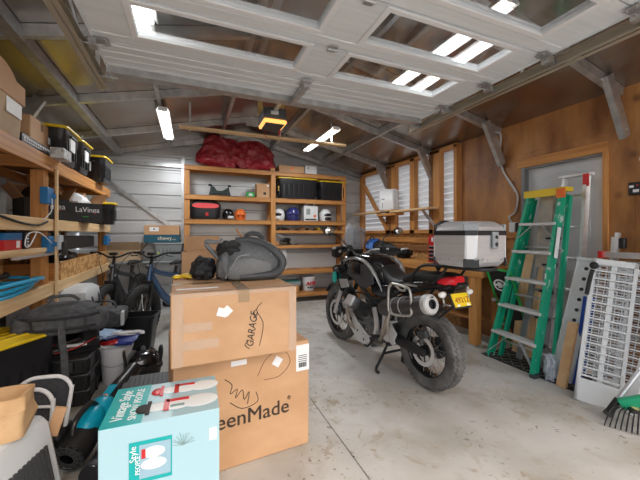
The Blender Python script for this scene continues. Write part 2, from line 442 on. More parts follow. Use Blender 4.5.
for j in joints[1:4]:
    b = B().bb(.82,.875,j-.035,j+.035,ZD-.015,ZD-.01).cyl((.815,j,ZD-.018),(.88,j,ZD-.018),.007,n=8); b.done('hinge', GALV, od)
b = B().bar((.85,2.36,ZD-.03),(.83,2.7,ZD-.045),.05,.03,(0,0,1)); b.bb(.80,.87,2.3,2.4,ZD-.03,ZD-.012)
b.done('opener_bracket', GALV, od)
for xt,s in ((XA-.075,-1),(XB+.075,1)):
    b = B(); z = ZD-.035; t = thing('door_track','galvanised horizontal track on the %s of the raised door' % ('left' if s < 0 else 'right'),'door track',(0,0,0),0,'horizontal door tracks')
    b.bb(min(xt,xt+s*.003),max(xt,xt+s*.003),-.02,2.95,z-.03,z+.03)
    for q in (-.03,.03): b.bb(min(xt,xt-s*.03),max(xt,xt-s*.03),-.02,2.95,z+q-.0015,z+q+.0015)
    b.bb(min(xt,xt+s*.03),max(xt,xt+s*.03),-.02,2.95,z-.042,z-.038)
    b.done('rail', mat('track_zinc', (.52,.47,.38), .42, .6), t)  # tan tint of reflected surroundings put into the metal's base colour
    h = B(); 
    for yy in (2.86,1.64):
        xb = xt+s*.02
        h.bar((xb,yy,z+.02),(xb,yy,roof(xb)-.06),.03,.004,(0,1,0))
    h.bar((xt+s*.02,2.6,z+.03),(xt+s*.02,1.9,roof(xt)-.06),.035,.004,(1,0,0))
    h.done('hanger', GALV, t)
# opener
t = thing('door_opener','grey garage door opener with amber glowing cover hanging below the ridge','garage door opener',(.83,3.42,0))
B().bb(-.12,.12,-.16,.16,2.56,2.68).done('housing', DKG, t, bev=.02)
B().bb(-.125,.125,-.17,.12,2.515,2.558).done('light_cover', AMB, t, bev=.02)
B().bb(-.1,.1,-.145,.1,2.505,2.516).done('lower_plate', DKG, t, bev=.004)
B().bb(-.05,.03,-.175,-.16,2.6,2.635).done('switch_plate', LGRY, t)
for x in (-.11,.11):
    b = B().bar((x,.0,2.67),(x*1.6,.0,roof(.97)-.12),.035,.004,(0,1,0)).bar((x,.1,2.67),(x*1.6,-.1,roof(.97)-.14),.035,.004,(0,1,0))
    b.done('perforated_hanger', mat('yellow_zinc_strap', (.55,.38,.12), .4, .5), t)
B().bb(-.02,.02,-1.3,-.1,2.64,2.67).done('rail', GALV, t)
B().tube([(-.05,.1,2.53),(-.06,.1,2.46),(-.02,.1,2.42)],.003,6).done('pull_cord', RED, t); B().cyl((.1,.05,2.52),(.1,.05,2.44),.012,.006,8).done('toggle', RED, t)
t = thing('wooden_board','long pale timber board hung across the roof frame behind the door opener','board')
B().bb(-.12,2.1,4.12,4.2,2.62,2.65).done('plank', PX, t, bev=.003)
for x in (.0,1.9): B().bb(x-.012,x+.012,4.202,4.206,2.61,roof(x)-.11).done('strap', GALV, t)
# shop lights
def light(x, y0, z, label, pw=30):
    t = thing('shop_light', label, 'ceiling light', (x,y0,z), 0, 'hanging strip lights')
    b = B().prism([(-.075,-.01),(-.05,.03),(.05,.03),(.075,-.01),(.07,-.012),(.048,.02),(-.048,.02),(-.07,-.012)],(0,0,0),(1,0,0),(0,0,1),(0,1,0),1.24)
    b.done('reflector', WHT, t)
    B().bb(-.05,.05,-.006,0,-.02,.03).bb(-.05,.05,1.24,1.246,-.02,.03).done('end_cap', WHT, t)
    for q in (-.03,.03): B().cyl((q,.01,-.005),(q,1.23,-.005),.0125,n=12).done('tube', TUBE, t)
    b = B()
    for y in (.12,1.12): b.cyl((0,y,.03),(0,y,roof(x)-.02-z),.003,n=6)
    b.done('hanging_chain', BLKM, t)
    L = bpy.data.lights.new('lamp','AREA'); L.shape = 'RECTANGLE'; L.size = .1; L.size_y = 1.2; L.energy = pw; L.color = (.93,.97,1)
    o = bpy.data.objects.new('lamp', L); C.objects.link(o); o.parent = t; o.location = (0,.62,-.03)
light(-.3,4.2,2.83,'lit strip light hanging behind the left half of the raised door')
light(1.9,4.05,2.83,'lit strip light hanging behind the right half of the raised door')
light(1.88,1.4,2.83,'lit strip light above the right panes of the garage door',3)
light(-.28,1.25,2.83,'lit strip light above the left panes of the garage door',3)
# ------------------------------------------------------------------ left shelving
t = thing('storage_shelving','tall lumber shelving unit along the left wall','shelving',(0,0,0))
XS = -1.14
def post(x,y,z0,z1,m=WZ,w=.09,d=.04,par=t): return B().bb(x-d/2,x+d/2,y-w/2,y+w/2,z0,z1).done('post', m, par, bev=.003)
for y in (3.42,5.55,1.3):
    post(XS-.067,y+.05,0,1.9,w=.11,d=.09); post(-1.66,y,0,1.9,w=.09,d=.04)
post(XS+.034,3.53,.5,1.93,PZ,.035,.02)
for z0,z1 in ((1.9,2.02),(1.378,1.48),(.812,.915)):
    B().bb(XS-.02,XS+.02,1.2,5.69,z0,z1).done('beam', PY if z1 < 1.5 else WY, t, bev=.003)
    B().bb(-1.68,-1.645,1.2,5.69,z0,z1-.03).done('beam', WY, t, bev=.003)
    for y in (1.37,2.2,3.38,4.4,5.5): B().bb(-1.64,XS-.02,y-.02,y+.02,z0+.01,z1-.02).done('cross_rail', WX, t)
    B().bb(-1.67,XS-.018,1.2,5.69,z1-.018,z1).done('shelf_board', OSB if z1 < 1 else PLY, t)
B().bb(-1.62,XS-.0,1.2,3.56,1.185,1.2).bb(-1.62,XS+.01,1.2,3.56,1.2,1.235).done('tray_shelf', PY, t, bev=.003)
B().bb(XS-.03,XS+.015,2.9,3.6,1.165,1.185).done('metal_edge', ALU, t)
B().bb(-1.42,-1.405,1.2,3.36,.92,1.17).done('back_panel', OSB, t)
for y,z,w in ((3.44,1.68,.1),(3.47,1.26,.11),(5.55,1.26,.08)):
    b = B().bb(XS-.03,XS+.025,y-.075,y+.06,z-.07,z+.07).bb(XS+.0,XS+.045,y+.02,y+.05,z-.02,z+.02)
    tag(b.done('post_bracket', BLU, bev=.004), {1.68:'blue clamp on the shelving post above the middle shelf',}.get(z, 'blue clamp on the near shelving post below the middle shelf' if y < 4 else 'blue clamp on the far end post of the shelving'),'clamp')
    if y == 3.47:
        tag(B().bb(XS+.046,XS+.07,3.5,3.58,1.21,1.34).done('charger', LGRY, bev=.004),'pale grey power box beside the blue clamp on the post','charger')
        tag(B().bb(XS+.07,XS+.1,3.53,3.58,1.16,1.28).done('plug', BLK, bev=.006),'black plug adaptor hanging below the pale power box','plug')
tag(B().tube([(XS+.03,3.44,1.27),(XS+.03,3.2,1.36),(XS+.03,3.0,1.35),(XS+.035,2.94,1.27),(XS+.03,3.02,1.26),(XS+.03,3.14,1.36)],.004,6).done('cord', WHTP),'white cord looped below the middle shelf','cord')
tag(B().tube([(XS+.03,3.44,1.66),(XS+.035,3.42,1.56),(XS+.035,3.33,1.5),(XS+.03,3.28,1.47)],.004,6).done('cord', WHTP),'white cord dangling from the upper blue clamp','cord')
tag(B().tube([(XS+.03,2.6,1.47),(XS+.03,2.9,1.43),(XS+.035,3.15,1.42),(XS+.03,3.35,1.455)],.008,6).done('cable', BLKR),'black cable sagging along the front of the middle beam','cable')
# storage totes ---------------------------------------------------------------
def tote(L, W, H, label, loc, rz=0, group=None, lid=YEL, body=BLKT, lab=1, lz=.035, name='storage_tote'):
    t = thing(name, label, 'storage tote', loc, rz, group)
    secs = []
    for z,k in ((0,.86),(.02,.9),(H*.55,.95),(H*.56,.965),(H-lz,1)): secs.append((z,0,0,L/2*k-.01,W/2*k-.01,.18))
    b = B().loft(secs, 32, 'z')
    for k in range(-3,4):
        for s in (-1,1): b.box((k*L*.12,s*(W/2*.93-.005),H*.42),(L*.035,.012,H*.5))
    for k in (-2,-1,1,2):
        for s in (-1,1): b.box((s*(L/2*.93-.005),k*W*.15,H*.42),(.012,W*.04,H*.5))
    b.done('bin', body, t, ang=50)
    for s in (-1,1): B().box((s*(L/2-.01),0,H-.085),(.03,W*.4,.022)).done('handle', body, t, bev=.005)
    B().loft([(H-lz,0,0,L/2-.0,W/2-.0,.18),(H-lz+.008,0,0,L/2+.008,W/2+.008,.18),(H-.012,0,0,L/2+.006,W/2+.006,.18),(H-.006,0,0,L/2-.012,W/2-.012,.18),(H-.006,0,0,L/2-.05,W/2-.05,.2),(H,0,0,L/2-.06,W/2-.06,.2)],32,'z').done('lid', lid, t, ang=50)
    if lab: B().box((L/2*.96,-.02,H*.55),(.012,W*.3,H*.34)).done('label', WHTP, t)
    return t
tote(.6,.44,.35,'black tote with yellow lid, nearest of three on the left top shelf',(-1.36,3.84,2.02),0,'totes on the left top shelf')
tote(.6,.42,.35,'black tote with yellow lid, middle of three on the left top shelf',(-1.36,4.3,2.02),0,'totes on the left top shelf')
tote(.42,.4,.34,'black tote with yellow lid at the far end of the left top shelf',(-1.2,5.02,2.02),-PI/2,'totes on the left top shelf')
tote(.3,.42,.3,'small black tote with yellow lid at the far end of the left middle shelf',(-1.15,5.15,1.48),-PI/2+.1)
# boxes on the top shelf
def carton(name, dims, label, loc, rz=0, m=CARD, cat='cardboard box', flaps=0, tape=1, group=None, bev=.006):
    x,y,z = dims; t = thing(name, label, cat, loc, rz, group)
    if flaps:
        b = B()
        for s in (-1,1): b.box((s*(x/2-.002),0,z/2),(.004,y,z)).box((0,s*(y/2-.002),z/2),(x,.004,z))
        b.box((0,0,.003),(x,y,.006)); b.done('carton_body', m, t)
        for s in (-1,1):
            B().bar((s*x/2,0,z),(s*(x/2+flaps*.6),0,z+flaps*.75),y,.004,(s,0,1)).done('flap', m, t)
            B().bar((0,s*y/2,z),(0,s*(y/2+flaps*.5),z+flaps*.85),x,.004,(0,s,1)).done('flap', m, t)
    else:
        B().box((0,0,z/2),(x,y,z)).done('carton_body', m, t, bev=bev)
        if tape: B().box((0,0,z+.0006),(x+.002,.05,.0012)).box((x/2+.0006,0,z-.04),(.0012,.05,.08)).box((-x/2-.0006,0,z-.04),(.0012,.05,.08)).done('tape', TAPE, t)
    return t
t = thing('cardboard_box','bulging cardboard box with raised flap at the near end of the top shelf','cardboard box',(-1.34,2.74,2.02),0)
B().loft([(0,0,0,.2,.25,.2),(.2,0,0,.21,.26,.2),(.34,0,0,.21,.26,.22)],28,'z').done('carton_body', CARD2, t, ang=50)
b = B(); 
pf = [(.26*math.cos(a), .34+.17*math.sin(a)) for a in [PI*k/12 for k in range(13)]]
b.prism([(p[0],p[1]) for p in pf],(-.19,0,0),(0,1,0),(0,0,1),(1,0,0),.37); b.done('flap', CARD, t, ang=30)
B().box((.213,0,.33),(.008,.5,.13)).done('flap', CARD, t)
B().box((.214,.1,.2),(.004,.2,.1)).done('label', WHTP, t)
tote(.36,.44,.16,'black tote with yellow lid on top of the bulging cardboard box',(-1.4,2.62,2.535),0,lab=0)
t = carton('cardboard_box',(.34,.44,.2),'plain cardboard box standing on a flat black case, top shelf',(-1.37,3.5,2.125))
B().box((.1815,.13,.07),(.002,.07,.06)).done('label', WHTP, t)
t = thing('flat_case','flat black case with white labels under the plain cardboard box','case',(-1.38,3.34,2.02))
B().box((0,0,.05),(.42,.56,.1)).done('case_body', BLK, t, bev=.008)
B().box((.211,0,.06),(.004,.5,.035)).box((.211,-.12,.02),(.004,.3,.012)).box((-.02,-.311,.055),(.26,.004,.04)).done('label', WHTP, t)
b = B()
for k in range(14): b.box((.214,-.22+k*.033,.06),(.002,.014,.02))
b.done('print', INK, t)
tag(B().box((-1.08,3.55,2.065),(.1,.2,.09)).done('silver_box', mat('grey_print_card',(.35,.35,.35),.5,col2=(.6,.6,.6),sc=(30,30,30),lo=.45,hi=.5), bev=.004),'small grey printed box beside the flat black case','box')
# wine cartons
WB = mat('black_carton', (.018,.017,.018), .55)
def wine(loc, rz, label, s=1, grp='black wine cartons'):
    t = thing('wine_carton', label, 'carton', loc, rz, grp)
    b = B()
    for q in (-1,1): b.box((q*.168,0,.105),(.004,.36,.21)).box((0,q*.178,.105),(.34,.004,.21))
    b.box((0,0,.003),(.34,.36,.006)); b.done('carton_body', WB, t)
    B().bar((-.17,0,.21),(-.26,0,.33),.34,.004,(-1,0,1)).done('flap', CARD, t)
    B().bar((.17,0,.21),(.235,0,.33),.34,.004,(1,0,1)).done('flap', CARD, t)
    B().bar((0,.18,.21),(0,.2,.36),.33,.004,(0,1,1)).done('flap', CARD, t)
    text('LaVinea',.08,(.02,-.1815,.135),FY,INKW,t,bold=0,sx=.95)
    B().box((0,-.181,.06),(.06,.001,.008)).done('stripe', GRN, t); B().box((.09,-.181,.1),(.03,.001,.006)).done('stripe', RED, t)
    return t
w = wine((-1.18,4.38,1.481),R(38),'black printed wine carton with open flaps and a white liner, nearer the shelf end')
B().sph((.0,.02,.2),(.13,.13,.12),amp=.35,fr=2.5).done('liner', WHTP, w)
w2 = wine((-1.36,3.95,1.481),R(34),'black printed wine carton half hidden behind the shelving post')
B().sph((.0,.05,.2),(.14,.11,.18),amp=.2,fr=2).done('liner', BLK, w2)
# tray shelf and low shelf contents
t = thing('red_and_blue_box','red and blue printed box on the narrow tray shelf','box',(-1.3,2.94,1.235))
B().box((0,0,.06),(.26,.24,.12)).done('carton_body', RED, t, bev=.003)
B().box((0,0,.098),(.264,.244,.05)).done('upper_band', BLU, t); B().box((.1325,.06,.04),(.002,.05,.05)).done('label', WHTP, t)
t = thing('black_box','narrow black printed box beside the red and blue box','box',(-1.28,3.13,1.235))
B().box((0,0,.065),(.24,.07,.13)).done('carton_body', BLK, t, bev=.003)
b = B()
for k in range(4): b.box((.1205,.0,.03+k*.025),(.001,.03,.01))
b.done('print', WHTP, t)
b = B()
HX,HY = .05,.12
for k in range(3):
    pts = []
    for j in range(15):
        a = 2*PI*j/15
        pts.append((-1.30+(.19+.012*k)*math.cos(a)+.01*k, 2.92+.03*k+(.42+.02*k)*math.sin(a), .94+.028*k+.018*math.sin(2*a+k)))
    b.tube(pts, .014, 8, closed=True, sm=3)
b.tube([(-1.19,2.5,.94),(-1.17,2.8,.935),(-1.16,3.1,.945),(-1.2,3.3,.95),(-1.4,3.4,.945)],.014,8)
tag(b.done('garden_hose', HOSE),'coiled blue hose on the low left shelf','hose')
tag(B().tube([(-1.5,2.55,1.035),(-1.35,2.8,1.04),(-1.25,3.0,1.04),(-1.3,3.15,1.04)],.02,8).done('pipe_offcut', BLKR),'short black pipe resting on the blue hose coil','pipe')
tag(B().cyl((-1.185,2.62,.975),(-1.185,2.72,.975),.024,.018,12).done('hose_fitting', GRN),'green fitting at the end of the blue hose','hose fitting')
t = thing('parts_bin','long strand-board bin with dividers on the low left shelf','bin',(-1.33,4.55,.916))
b = B(); 
B().prism([(-.85,0),(.85,0),(.85,.19),(-.85,.17)],(.19,0,0),(0,1,0),(0,0,1),(1,0,0),.015).done('front_panel', OSB, t)
B().prism([(-.85,0),(.85,0),(.85,.26),(-.85,.2)],(-.3,0,0),(0,1,0),(0,0,1),(1,0,0),.015).done('rear_panel', OSB, t)
for y in (-.85,-.1,.3,.84): B().bb(-.285,.19,y-.007,y+.007,0,.16).done('divider', WX, t)
tag(B().sph((-1.27,4.12,1.06),(.13,.28,.13),28,16,amp=.5,fr=3.2,seed=3).done('plastic_bag', mat('black_bag_film',(.01,.01,.012),.2,bump=1,sc=(9,9,9)), sub=1),'crumpled black plastic bag in the strand-board bin','bag')
tag(B().bb(-1.6,-1.25,3.75,5.35,1.18,1.33).done('black_duct', DKG, bev=.01),'dark grey long panel lying under the middle shelf','panel')
# white bin under the low shelf
t = thing('utility_tub','pale grey plastic tub with dark handle under the low left shelf','tub',(-1.12,3.95,.421))
B().loft([(0,0,0,.17,.22,.25),(.2,0,0,.19,.25,.25),(.24,0,0,.21,.27,.25),(.36,0,0,.2,.26,.3),(.4,0,0,.16,.2,.4)],28,'z').done('tub_body', LGRY, t, ang=50)
B().tube([(.2,-.12,.3),(.235,-.1,.2),(.235,.1,.2),(.2,.12,.3)],.012,8).done('handle', DKG, t)
# ------------------------------------------------------------------ things on the floor, left
t = tote(.7,.5,.64,'large black tote with yellow lid on the floor under the low left shelf',(-1.30,2.80,0),R(60),lab=0)
b = B()
for k in range(5): b.box((0,-.16+k*.08,.644),(.52,.03,.01))
b.done('lid_rib', YEL, t, bev=.003)
def case(loc, rz, label, H=.125):
    t = thing('tool_case', label, 'tool case', loc, rz, 'stacked black tool cases')
    B().box((0,0,H-.012),(.53,.53,.024)).done('lid', BLK, t, bev=.008)
    for x in (-.15,.13):
        b = B().box((x,-.268,H*.55),(.06,.02,H*.62)).cyl((x,-.278,H*.55),(x,-.285,H*.55),.016,n=12); b.done('latch', DKG, t, bev=.004)
    b = B().box((0,0,H/2-.012),(.5,.5,H-.024))
    for x in (-.235,-.05,.04,.235): b.box((x,-.255,H*.45),(.02,.014,H*.8))
    for y in (-.2,0,.2): b.box((.255,y,H*.45),(.014,.02,H*.8))
    b.done('case_body', BLK, t, bev=.004)
    return t
c1 = case((-1.0,3.27,0),0,'black tool case at the bottom of the stack of three')
dup(c1,(-1.0,3.27,.1255),0,'black tool case in the middle of the stack of three')
dup(c1,(-1.0,3.27,.251),0,'black tool case on top of the stack of three')
# protective gear on the cases
t = thing('riding_boot','black riding boot with red and white trim on the tool cases','boot',(-.88,3.2,.377),R(25))
B().loft([(-.16,0,.035,.05,.035,.7),(-.05,0,.045,.055,.045,.8),(.08,0,.06,.055,.06,.8),(.16,0,.07,.055,.07,.8)],20).done('foot', BLK, t)
B().loft([(.05,.1,0,.07,.06,.9),(.14,.1,0,.068,.062,.9),(.2,.1,0,.08,.075,.9)],20,'z').done('shaft', BLK, t)
B().box((-.02,-.056,.07),(.18,.008,.02),M.Rotation(.1,3,'Y')).done('white_stripe', WHT, t)
B().tube([(-.14,-.05,.03),(0,-.06,.05),(.13,-.055,.1)],.006,6).done('red_piping', RED, t)
B().box((0,0,.006),(.34,.1,.012)).done('sole', BLKR, t, bev=.004)
dup(t,(-1.12,3.14,.377),R(8),'black riding boot with red piping under the grey backpack',None)
for k,(x,y) in enumerate(((-1.2,3.36),)):
    tag(B().sph((x,y,.47),(.14,.13,.1),amp=.3,fr=2,seed=k).done('kneepad', BLKR),'black padded knee guard behind the riding boots','knee guard')
# backpack
t = thing('backpack','dark grey backpack with straps lying on the black gear','backpack',(-.91,3.05,.575),R(6))
def bag(c, r, m, nm, amp=.14, ex=.62, seed=1, rot=None, fr=2.2):
    return B().sph(c, r, 32, 20, rot, amp, fr, seed, ex).done(nm, m, t, ang=60)
bag((0,.02,.12),(.23,.16,.115),GRYF,'main_compartment')
bag((.0,-.12,.1),(.16,.055,.075),GRYF,'front_pocket',.08,.5)
bag((.21,-.02,.1),(.08,.11,.08),GRYF,'side_pocket',.15,.6,4); bag((-.22,-.02,.1),(.07,.12,.075),GRYF,'side_pocket',.15,.6,6)
for z in (.16,.075): B().tube([(-.24,-.11,z),(-.1,-.18,z),(.12,-.18,z),(.24,-.11,z)],.011,6).done('strap', mat('dark_webbing',(.03,.03,.032),.8), t)
B().sweep(smooth([(.02,-.19,.14),(.03,-.21,.0),(.04,-.2,-.12),(.05,-.215,-.3)],5),.022,6,flat=.25).done('strap', GRYF, t)
B().tube([(-.1,.0,.25),(-.05,.0,.29),(.05,.0,.29),(.1,.0,.25)],.012,8).done('grab_handle', GRYF, t)
B().tube([(-.17,-.165,.155),(0,-.19,.17),(.18,-.165,.155)],.004,6).done('zip', DKG, t)
# second bag
t = thing('tool_bag','mid grey cloth tool bag behind the backpack','bag',(-.80,3.76,.421),R(-10))
bag((0,0,.1),(.2,.13,.1),GRYF,'bag_body',.15,.55,8)
B().tube([(-.12,0,.18),(-.08,0,.25),(.08,0,.25),(.12,0,.18)],.01,8).done('handle', DKG, t)
B().box((.19,-.05,.1),(.03,.16,.13),M.Rotation(.3,3,'Z')).done('white_end_tag', LGRY, t, bev=.01)
carton('crate',(.68,.46,.42),'dark crate behind the tool cases, under the pale tub and grey tool bag',(-1.04,3.92,0),0,BLKT,'crate',tape=0)
# bucket of papers
t = thing('bucket','white bucket filled with printed papers beside the tool cases','bucket',(-.63,3.44,0))
B().lathe([(0,.0),(.105,0),(.108,.01),(.128,.3),(.136,.3),(.136,.325),(.128,.325),(.12,.28),(.1,.02),(0,.02)],n=36).done('bucket_body', WHT, t)
B().tube([(-.13,0,.29),(-.1,-.1,.2),(0,-.14,.17),(.1,-.1,.2),(.13,0,.29)],.004,6).done('bail_handle', GALV, t)
for k,(m,x,y,rx,rz) in enumerate(((WHTP,-.03,0,.2,.3),(RED,.0,-.02,-.15,.9),(mat('navy_print',(.03,.05,.25),.4),.05,-.05,.3,-.4),(WHTP,.08,.02,-.3,.2),(mat('pale_blue_print',(.4,.55,.75),.4),-.08,-.03,.1,1.2))):
    o = B().sph((0,0,0),(.13,.09,.02),20,10,amp=.5,fr=3,seed=k,ex=.5).done('magazine', m)
    o.location = (-.63+x,3.44+y,.345+k*.024); o.rotation_euler = (rx,.1,rz)
    tag(o, ['white folded paper at the bottom of the bucket','red printed magazine in the white bucket','dark blue printed magazine in the white bucket','white magazine leaning out of the bucket to the right','pale blue magazine on top of the papers in the bucket'][k],'magazine','papers in the white bucket')
# bin, battery box, dark panel box
t = thing('waste_bin','black tapered plastic bin standing in front of the fat tyred bicycles','bin',(-.53,4.0,0),R(-8))
b = B(); W,D_,H = .19,.14,.47
b.loft([(0,0,0,W*.72,D_*.72,.2),(H-.03,0,0,W*.97,D_*.97,.2),(H-.03,0,0,W+.008,D_+.008,.2),(H,0,0,W+.008,D_+.008,.2),(H,0,0,W-.01,D_-.01,.2),(H-.05,0,0,W-.015,D_-.015,.2),(.05,0,0,W*.66,D_*.66,.2)],32,'z').done('bin_body', BLKT, t, ang=50)
t = thing('battery_caddy','black plastic carrier with moulded lid and handles beside the white bucket','carrier',(-.40,3.34,0),R(10))
B().loft([(0,0,0,.12,.14,.3),(.14,0,0,.14,.17,.3),(.16,0,0,.155,.185,.3),(.18,0,0,.15,.18,.3)],28,'z').done('tub', BLK, t, ang=50)
B().loft([(.18,0,0,.13,.16,.4),(.24,0,0,.12,.15,.5),(.28,0,0,.07,.1,.7)],28,'z').done('lid', BLKG, t, ang=50)
for s in (-1,1): B().tube([(s*.13,-.09,.15),(s*.15,-.06,.27),(s*.15,.06,.27),(s*.13,.09,.15)],.012,8).done('handle', BLK, t)
B().cyl((0,-.06,.28),(0,.06,.28),.022,n=12).done('cap', DKG, t)
t = thing('ribbed_box','black box with ribbed lid tilted up behind the blue toy box','box',(-.285,2.46,0),R(-2))
B().box((0,.02,.1),(.3,.34,.2)).done('box_body', BLK, t, bev=.01)
b = B(); rot = M.Rotation(R(14),3,'X')
b.box((0,0,.26),(.33,.4,.018),rot)
for k in range(11): b.box(rot@V((-.145+k*.029,0,.012))+V((0,0,.26)),(.012,.37,.008),rot)
b.done('lid', DKG, t)
B().box((0,.1,.24),(.26,.03,.09)).done('spacer', BLK, t)
# cordless blower --------------------------------------------------------------
def blower(loc, rz, tilt, label, m1):
    t = thing('leaf_blower', label, 'leaf blower', loc, rz); t.rotation_euler = (tilt,0,rz)
    B().sweep(smooth([(0,.08,.1),(0,.2,.1),(0,.34,.1),(0,.5,.095),(0,.62,.09)],3),[.07]*2+[.066]*3+[.06]*4+[.052]*3+[.05],20).done('blower_tube', BLK, t)
    B().lathe([(.04,-.1),(.085,-.09),(.09,-.06),(.09,.0),(.085,.05),(.07,.08)],(0,.0,.1),(0,1,0),28).done('intake_housing', BLK, t)
    b = B()
    for k in range(14):
        a = 2*PI*k/14; b.bar((.04*math.cos(a),-.105,.1+.04*math.sin(a)),(.088*math.cos(a),-.095,.1+.088*math.sin(a)),.006,.012)
    for r in (.04,.06,.08): b.sweep([(r*math.cos(2*PI*k/20),-.103,.1+r*math.sin(2*PI*k/20)) for k in range(20)],.004,6,closed=True)
    b.done('intake_grille', DKG, t)
    B().sph((0,.1,.135),(.072,.1,.075),24,14,ex=.75).done('motor_cover', m1, t)
    B().sph((0,.2,.115),(.074,.1,.075),24,14,ex=.85).done('front_collar', m1, t)
    B().tube([(0,-.03,.19),(0,-.0,.235),(0,.07,.25),(0,.15,.235),(0,.19,.17)],.016,10).done('handle', BLK, t)
    B().box((-.105,-.0,.15),(.1,.13,.11)).done('battery', BLK, t, bev=.012)
    B().box((-.12,-.066,.15),(.05,.003,.045)).done('battery_label', WHTP, t)
    B().box((0,.3,.166),(.05,.14,.006)).done('label', m1, t); B().sph((0,.27,.165),(.02,.02,.008)).done('badge', ORG, t)
    return t
blower((-.585,2.27,.045),R(-20),R(18),'teal and black cordless leaf blower on the floor beside the tool cases',TEAL)
t = thing('nozzle_tube','long black blower nozzle lying between the leaf blower and the blue toy box','nozzle',(-.46,2.1,.0),R(-14))
b = B().sweep(smooth([(0,-.1,.07),(0,.1,.08),(.0,.35,.12),(0,.55,.2)],4),[.06]*5+[.05]*4+[.042]*4,18)
b.done('nozzle', BLK, t)
B().lathe([(.062,0),(.066,.01),(.066,.03),(.062,.04)],(0,-.09,.07),(0,1,0),20).done('collar', DKG, t)
# pet carrier with white piping --------------------------------------------------
t = thing('folding_pet_carrier','collapsed black fabric pet carrier edged with white piping','pet carrier',(-.83,2.17,0),R(-8))
FAB = mat('black_mesh_fabric', (.035,.037,.04), .9, col2=(.055,.055,.06), sc=(60,60,60))
def arch(w,h,r=.1):
    p = [(-w,0),(-w,h-r)]+[(-w+r-r*math.cos(a),h-r+r*math.sin(a)) for a in [PI/2*k/5 for k in range(1,6)]]
    return p+[(-x,y) for x,y in p[::-1]]
for k,(yo,w,h,sl,xo) in enumerate(((0,.135,.5,.05,-.03),(.09,.14,.53,.12,-.02))):
    pl = arch(w,h); up = V((sl,.10,1)).normalized()
    B().prism(pl,(xo,yo,0),(1,0,0),up,(0,1,0),.012).done('panel', FAB, t)
    B().tube([V((xo,yo-.006,0))+V((p[0],0,0))+up*p[1] for p in pl],.011,8,sm=2).done('piping', WHT, t)
    if k == 0:
        for q in (.4,.16):
            B().tube([V((xo-.13,yo-.008,0))+up*q*.9,V((xo,yo-.012,0))+up*q*1.02,V((xo+.13,yo-.008,0))+up*q],.008,8).done('piping', WHT, t)
B().box((-.02,.06,.015),(.26,.18,.03)).done('base', FAB, t)
# white heater / vent box and paper bag
t = thing('vented_plastic_box','white plastic box with a slotted vent at the lower left','plastic box',(-.8,1.80,0),R(-14))
B().prism([(-.22,0),(.24,0),(.2,.1),(.135,.44),(.1,.48),(-.22,.48)],(0,-.17,0),(1,0,0),(0,0,1),(0,1,0),.34).done('shell', LGRY, t, bev=.02)
B().prism([(.0,0),(.1,0),(.09,.02),(0,.03)],(.2,-.19,.0),(1,0,0),(0,0,1),(0,1,0),.38).done('foot_flange', LGRY, t, bev=.008)
b = B(); n = V((.34,0,.065)).normalized()
for k in range(9):
    yk = -.1+k*.025
    b.bar((.197-.0,yk,.14),(.155,yk,.36),.012,.012,(0,1,0))
b.done('vent_slot', DKG, t)
t = thing('paper_bag','crumpled brown paper bag standing on the white vented box','paper bag',(-.82,1.80,.481),R(8))
b = B()
b.loft([(0,0,0,.15,.1,.12),(.04,.0,0,.155,.105,.12),(.08,.0,.005,.15,.1,.12),(.12,.0,.0,.158,.1,.12),(.15,.0,.0,.155,.09,.12),(.17,0,0,.15,.085,.14),(.17,0,0,.14,.075,.14),(.1,0,0,.12,.06,.14)],48,'z')
for v in b.bm.verts: v.co += V((.016*noise.noise(v.co*14),.016*noise.noise(v.co*14+V((5,5,5))),.014*noise.noise(v.co*11+V((9,1,3)))))
b.done('bag_body', KRAFT, t, ang=25)
tag(B().box((-.62,1.98,.41),(.05,.012,.14),M.Rotation(.3,3,'Y')).done('cardboard_scrap', CARD),'torn cardboard scrap between the paper bag and the pet carrier','cardboard scrap')
# ------------------------------------------------------------------ boxes in the middle
t = thing('shipping_box','large lower cardboard box printed with brand lettering, under the taped box','cardboard box',(.285,2.225,0),R(5))
B().box((0,0,.333),(.8,.66,.666)).done('carton_body', CARD, t, bev=.008)
text('GreenMade',.122,(-.03,-.3315,.275),FY,INKB,t,bold=0,sx=1.0)
text('GreenMade',.122,(-.0275,-.3316,.2765),FY,INKB,t,bold=0,sx=1.0)
text('®',.035,(.262,-.3315,.325),FY,INKB,t)
B().box((.355,-.331,.56),(.09,.002,.165)).done('shipping_label', WHTP, t)
b = B()
for k in range(4): b.box((.355,-.3325,.575-k*.012),(.06,.001,.004))
for k in range(14): b.box((.328+k*.004,-.3325,.515),(.0016+.001*(k%3),.001,.03))
b.done('print', INK, t)
B().box((.185,-.331,.565),(.05,.002,.055),M.Rotation(R(35),3,'Y')).done('sticker', WHTP, t)
b = B().tube([(.06,-.331,.5),(.12,-.331,.6),(.22,-.331,.63),(.27,-.331,.55),(.2,-.331,.475),(.1,-.331,.47)],.002,5)
b.done('pen_ring', mat('brown_pen',(.25,.1,.05),.6), t)
b = B().tube([(-.13,-.331,.52),(-.09,-.331,.48),(-.1,-.331,.43),(-.06,-.331,.45),(-.07,-.331,.4),(-.03,-.331,.44),(-.02,-.331,.38),(.01,-.331,.42),(.0,-.331,.35)],.0022,5)
b.tube([(-.1,-.331,.38),(-.03,-.331,.33),(.06,-.331,.35),(.05,-.331,.41)],.0022,5).done('handwriting', INK, t)
B().box((-.05,-.331,.6),(.09,.002,.03)).done('sticker', WHTP, t)
t = thing('taped_box','tan taped cardboard box on top of the lower printed box, with pen writing','cardboard box',(.235,2.11,.667),R(1.5))
B().box((0,0,.188),(.67,.68,.376)).done('carton_body', CARD, t, bev=.007)
B().box((0,0,.3775),(.674,.07,.0015)).done('tape', TAPE, t)
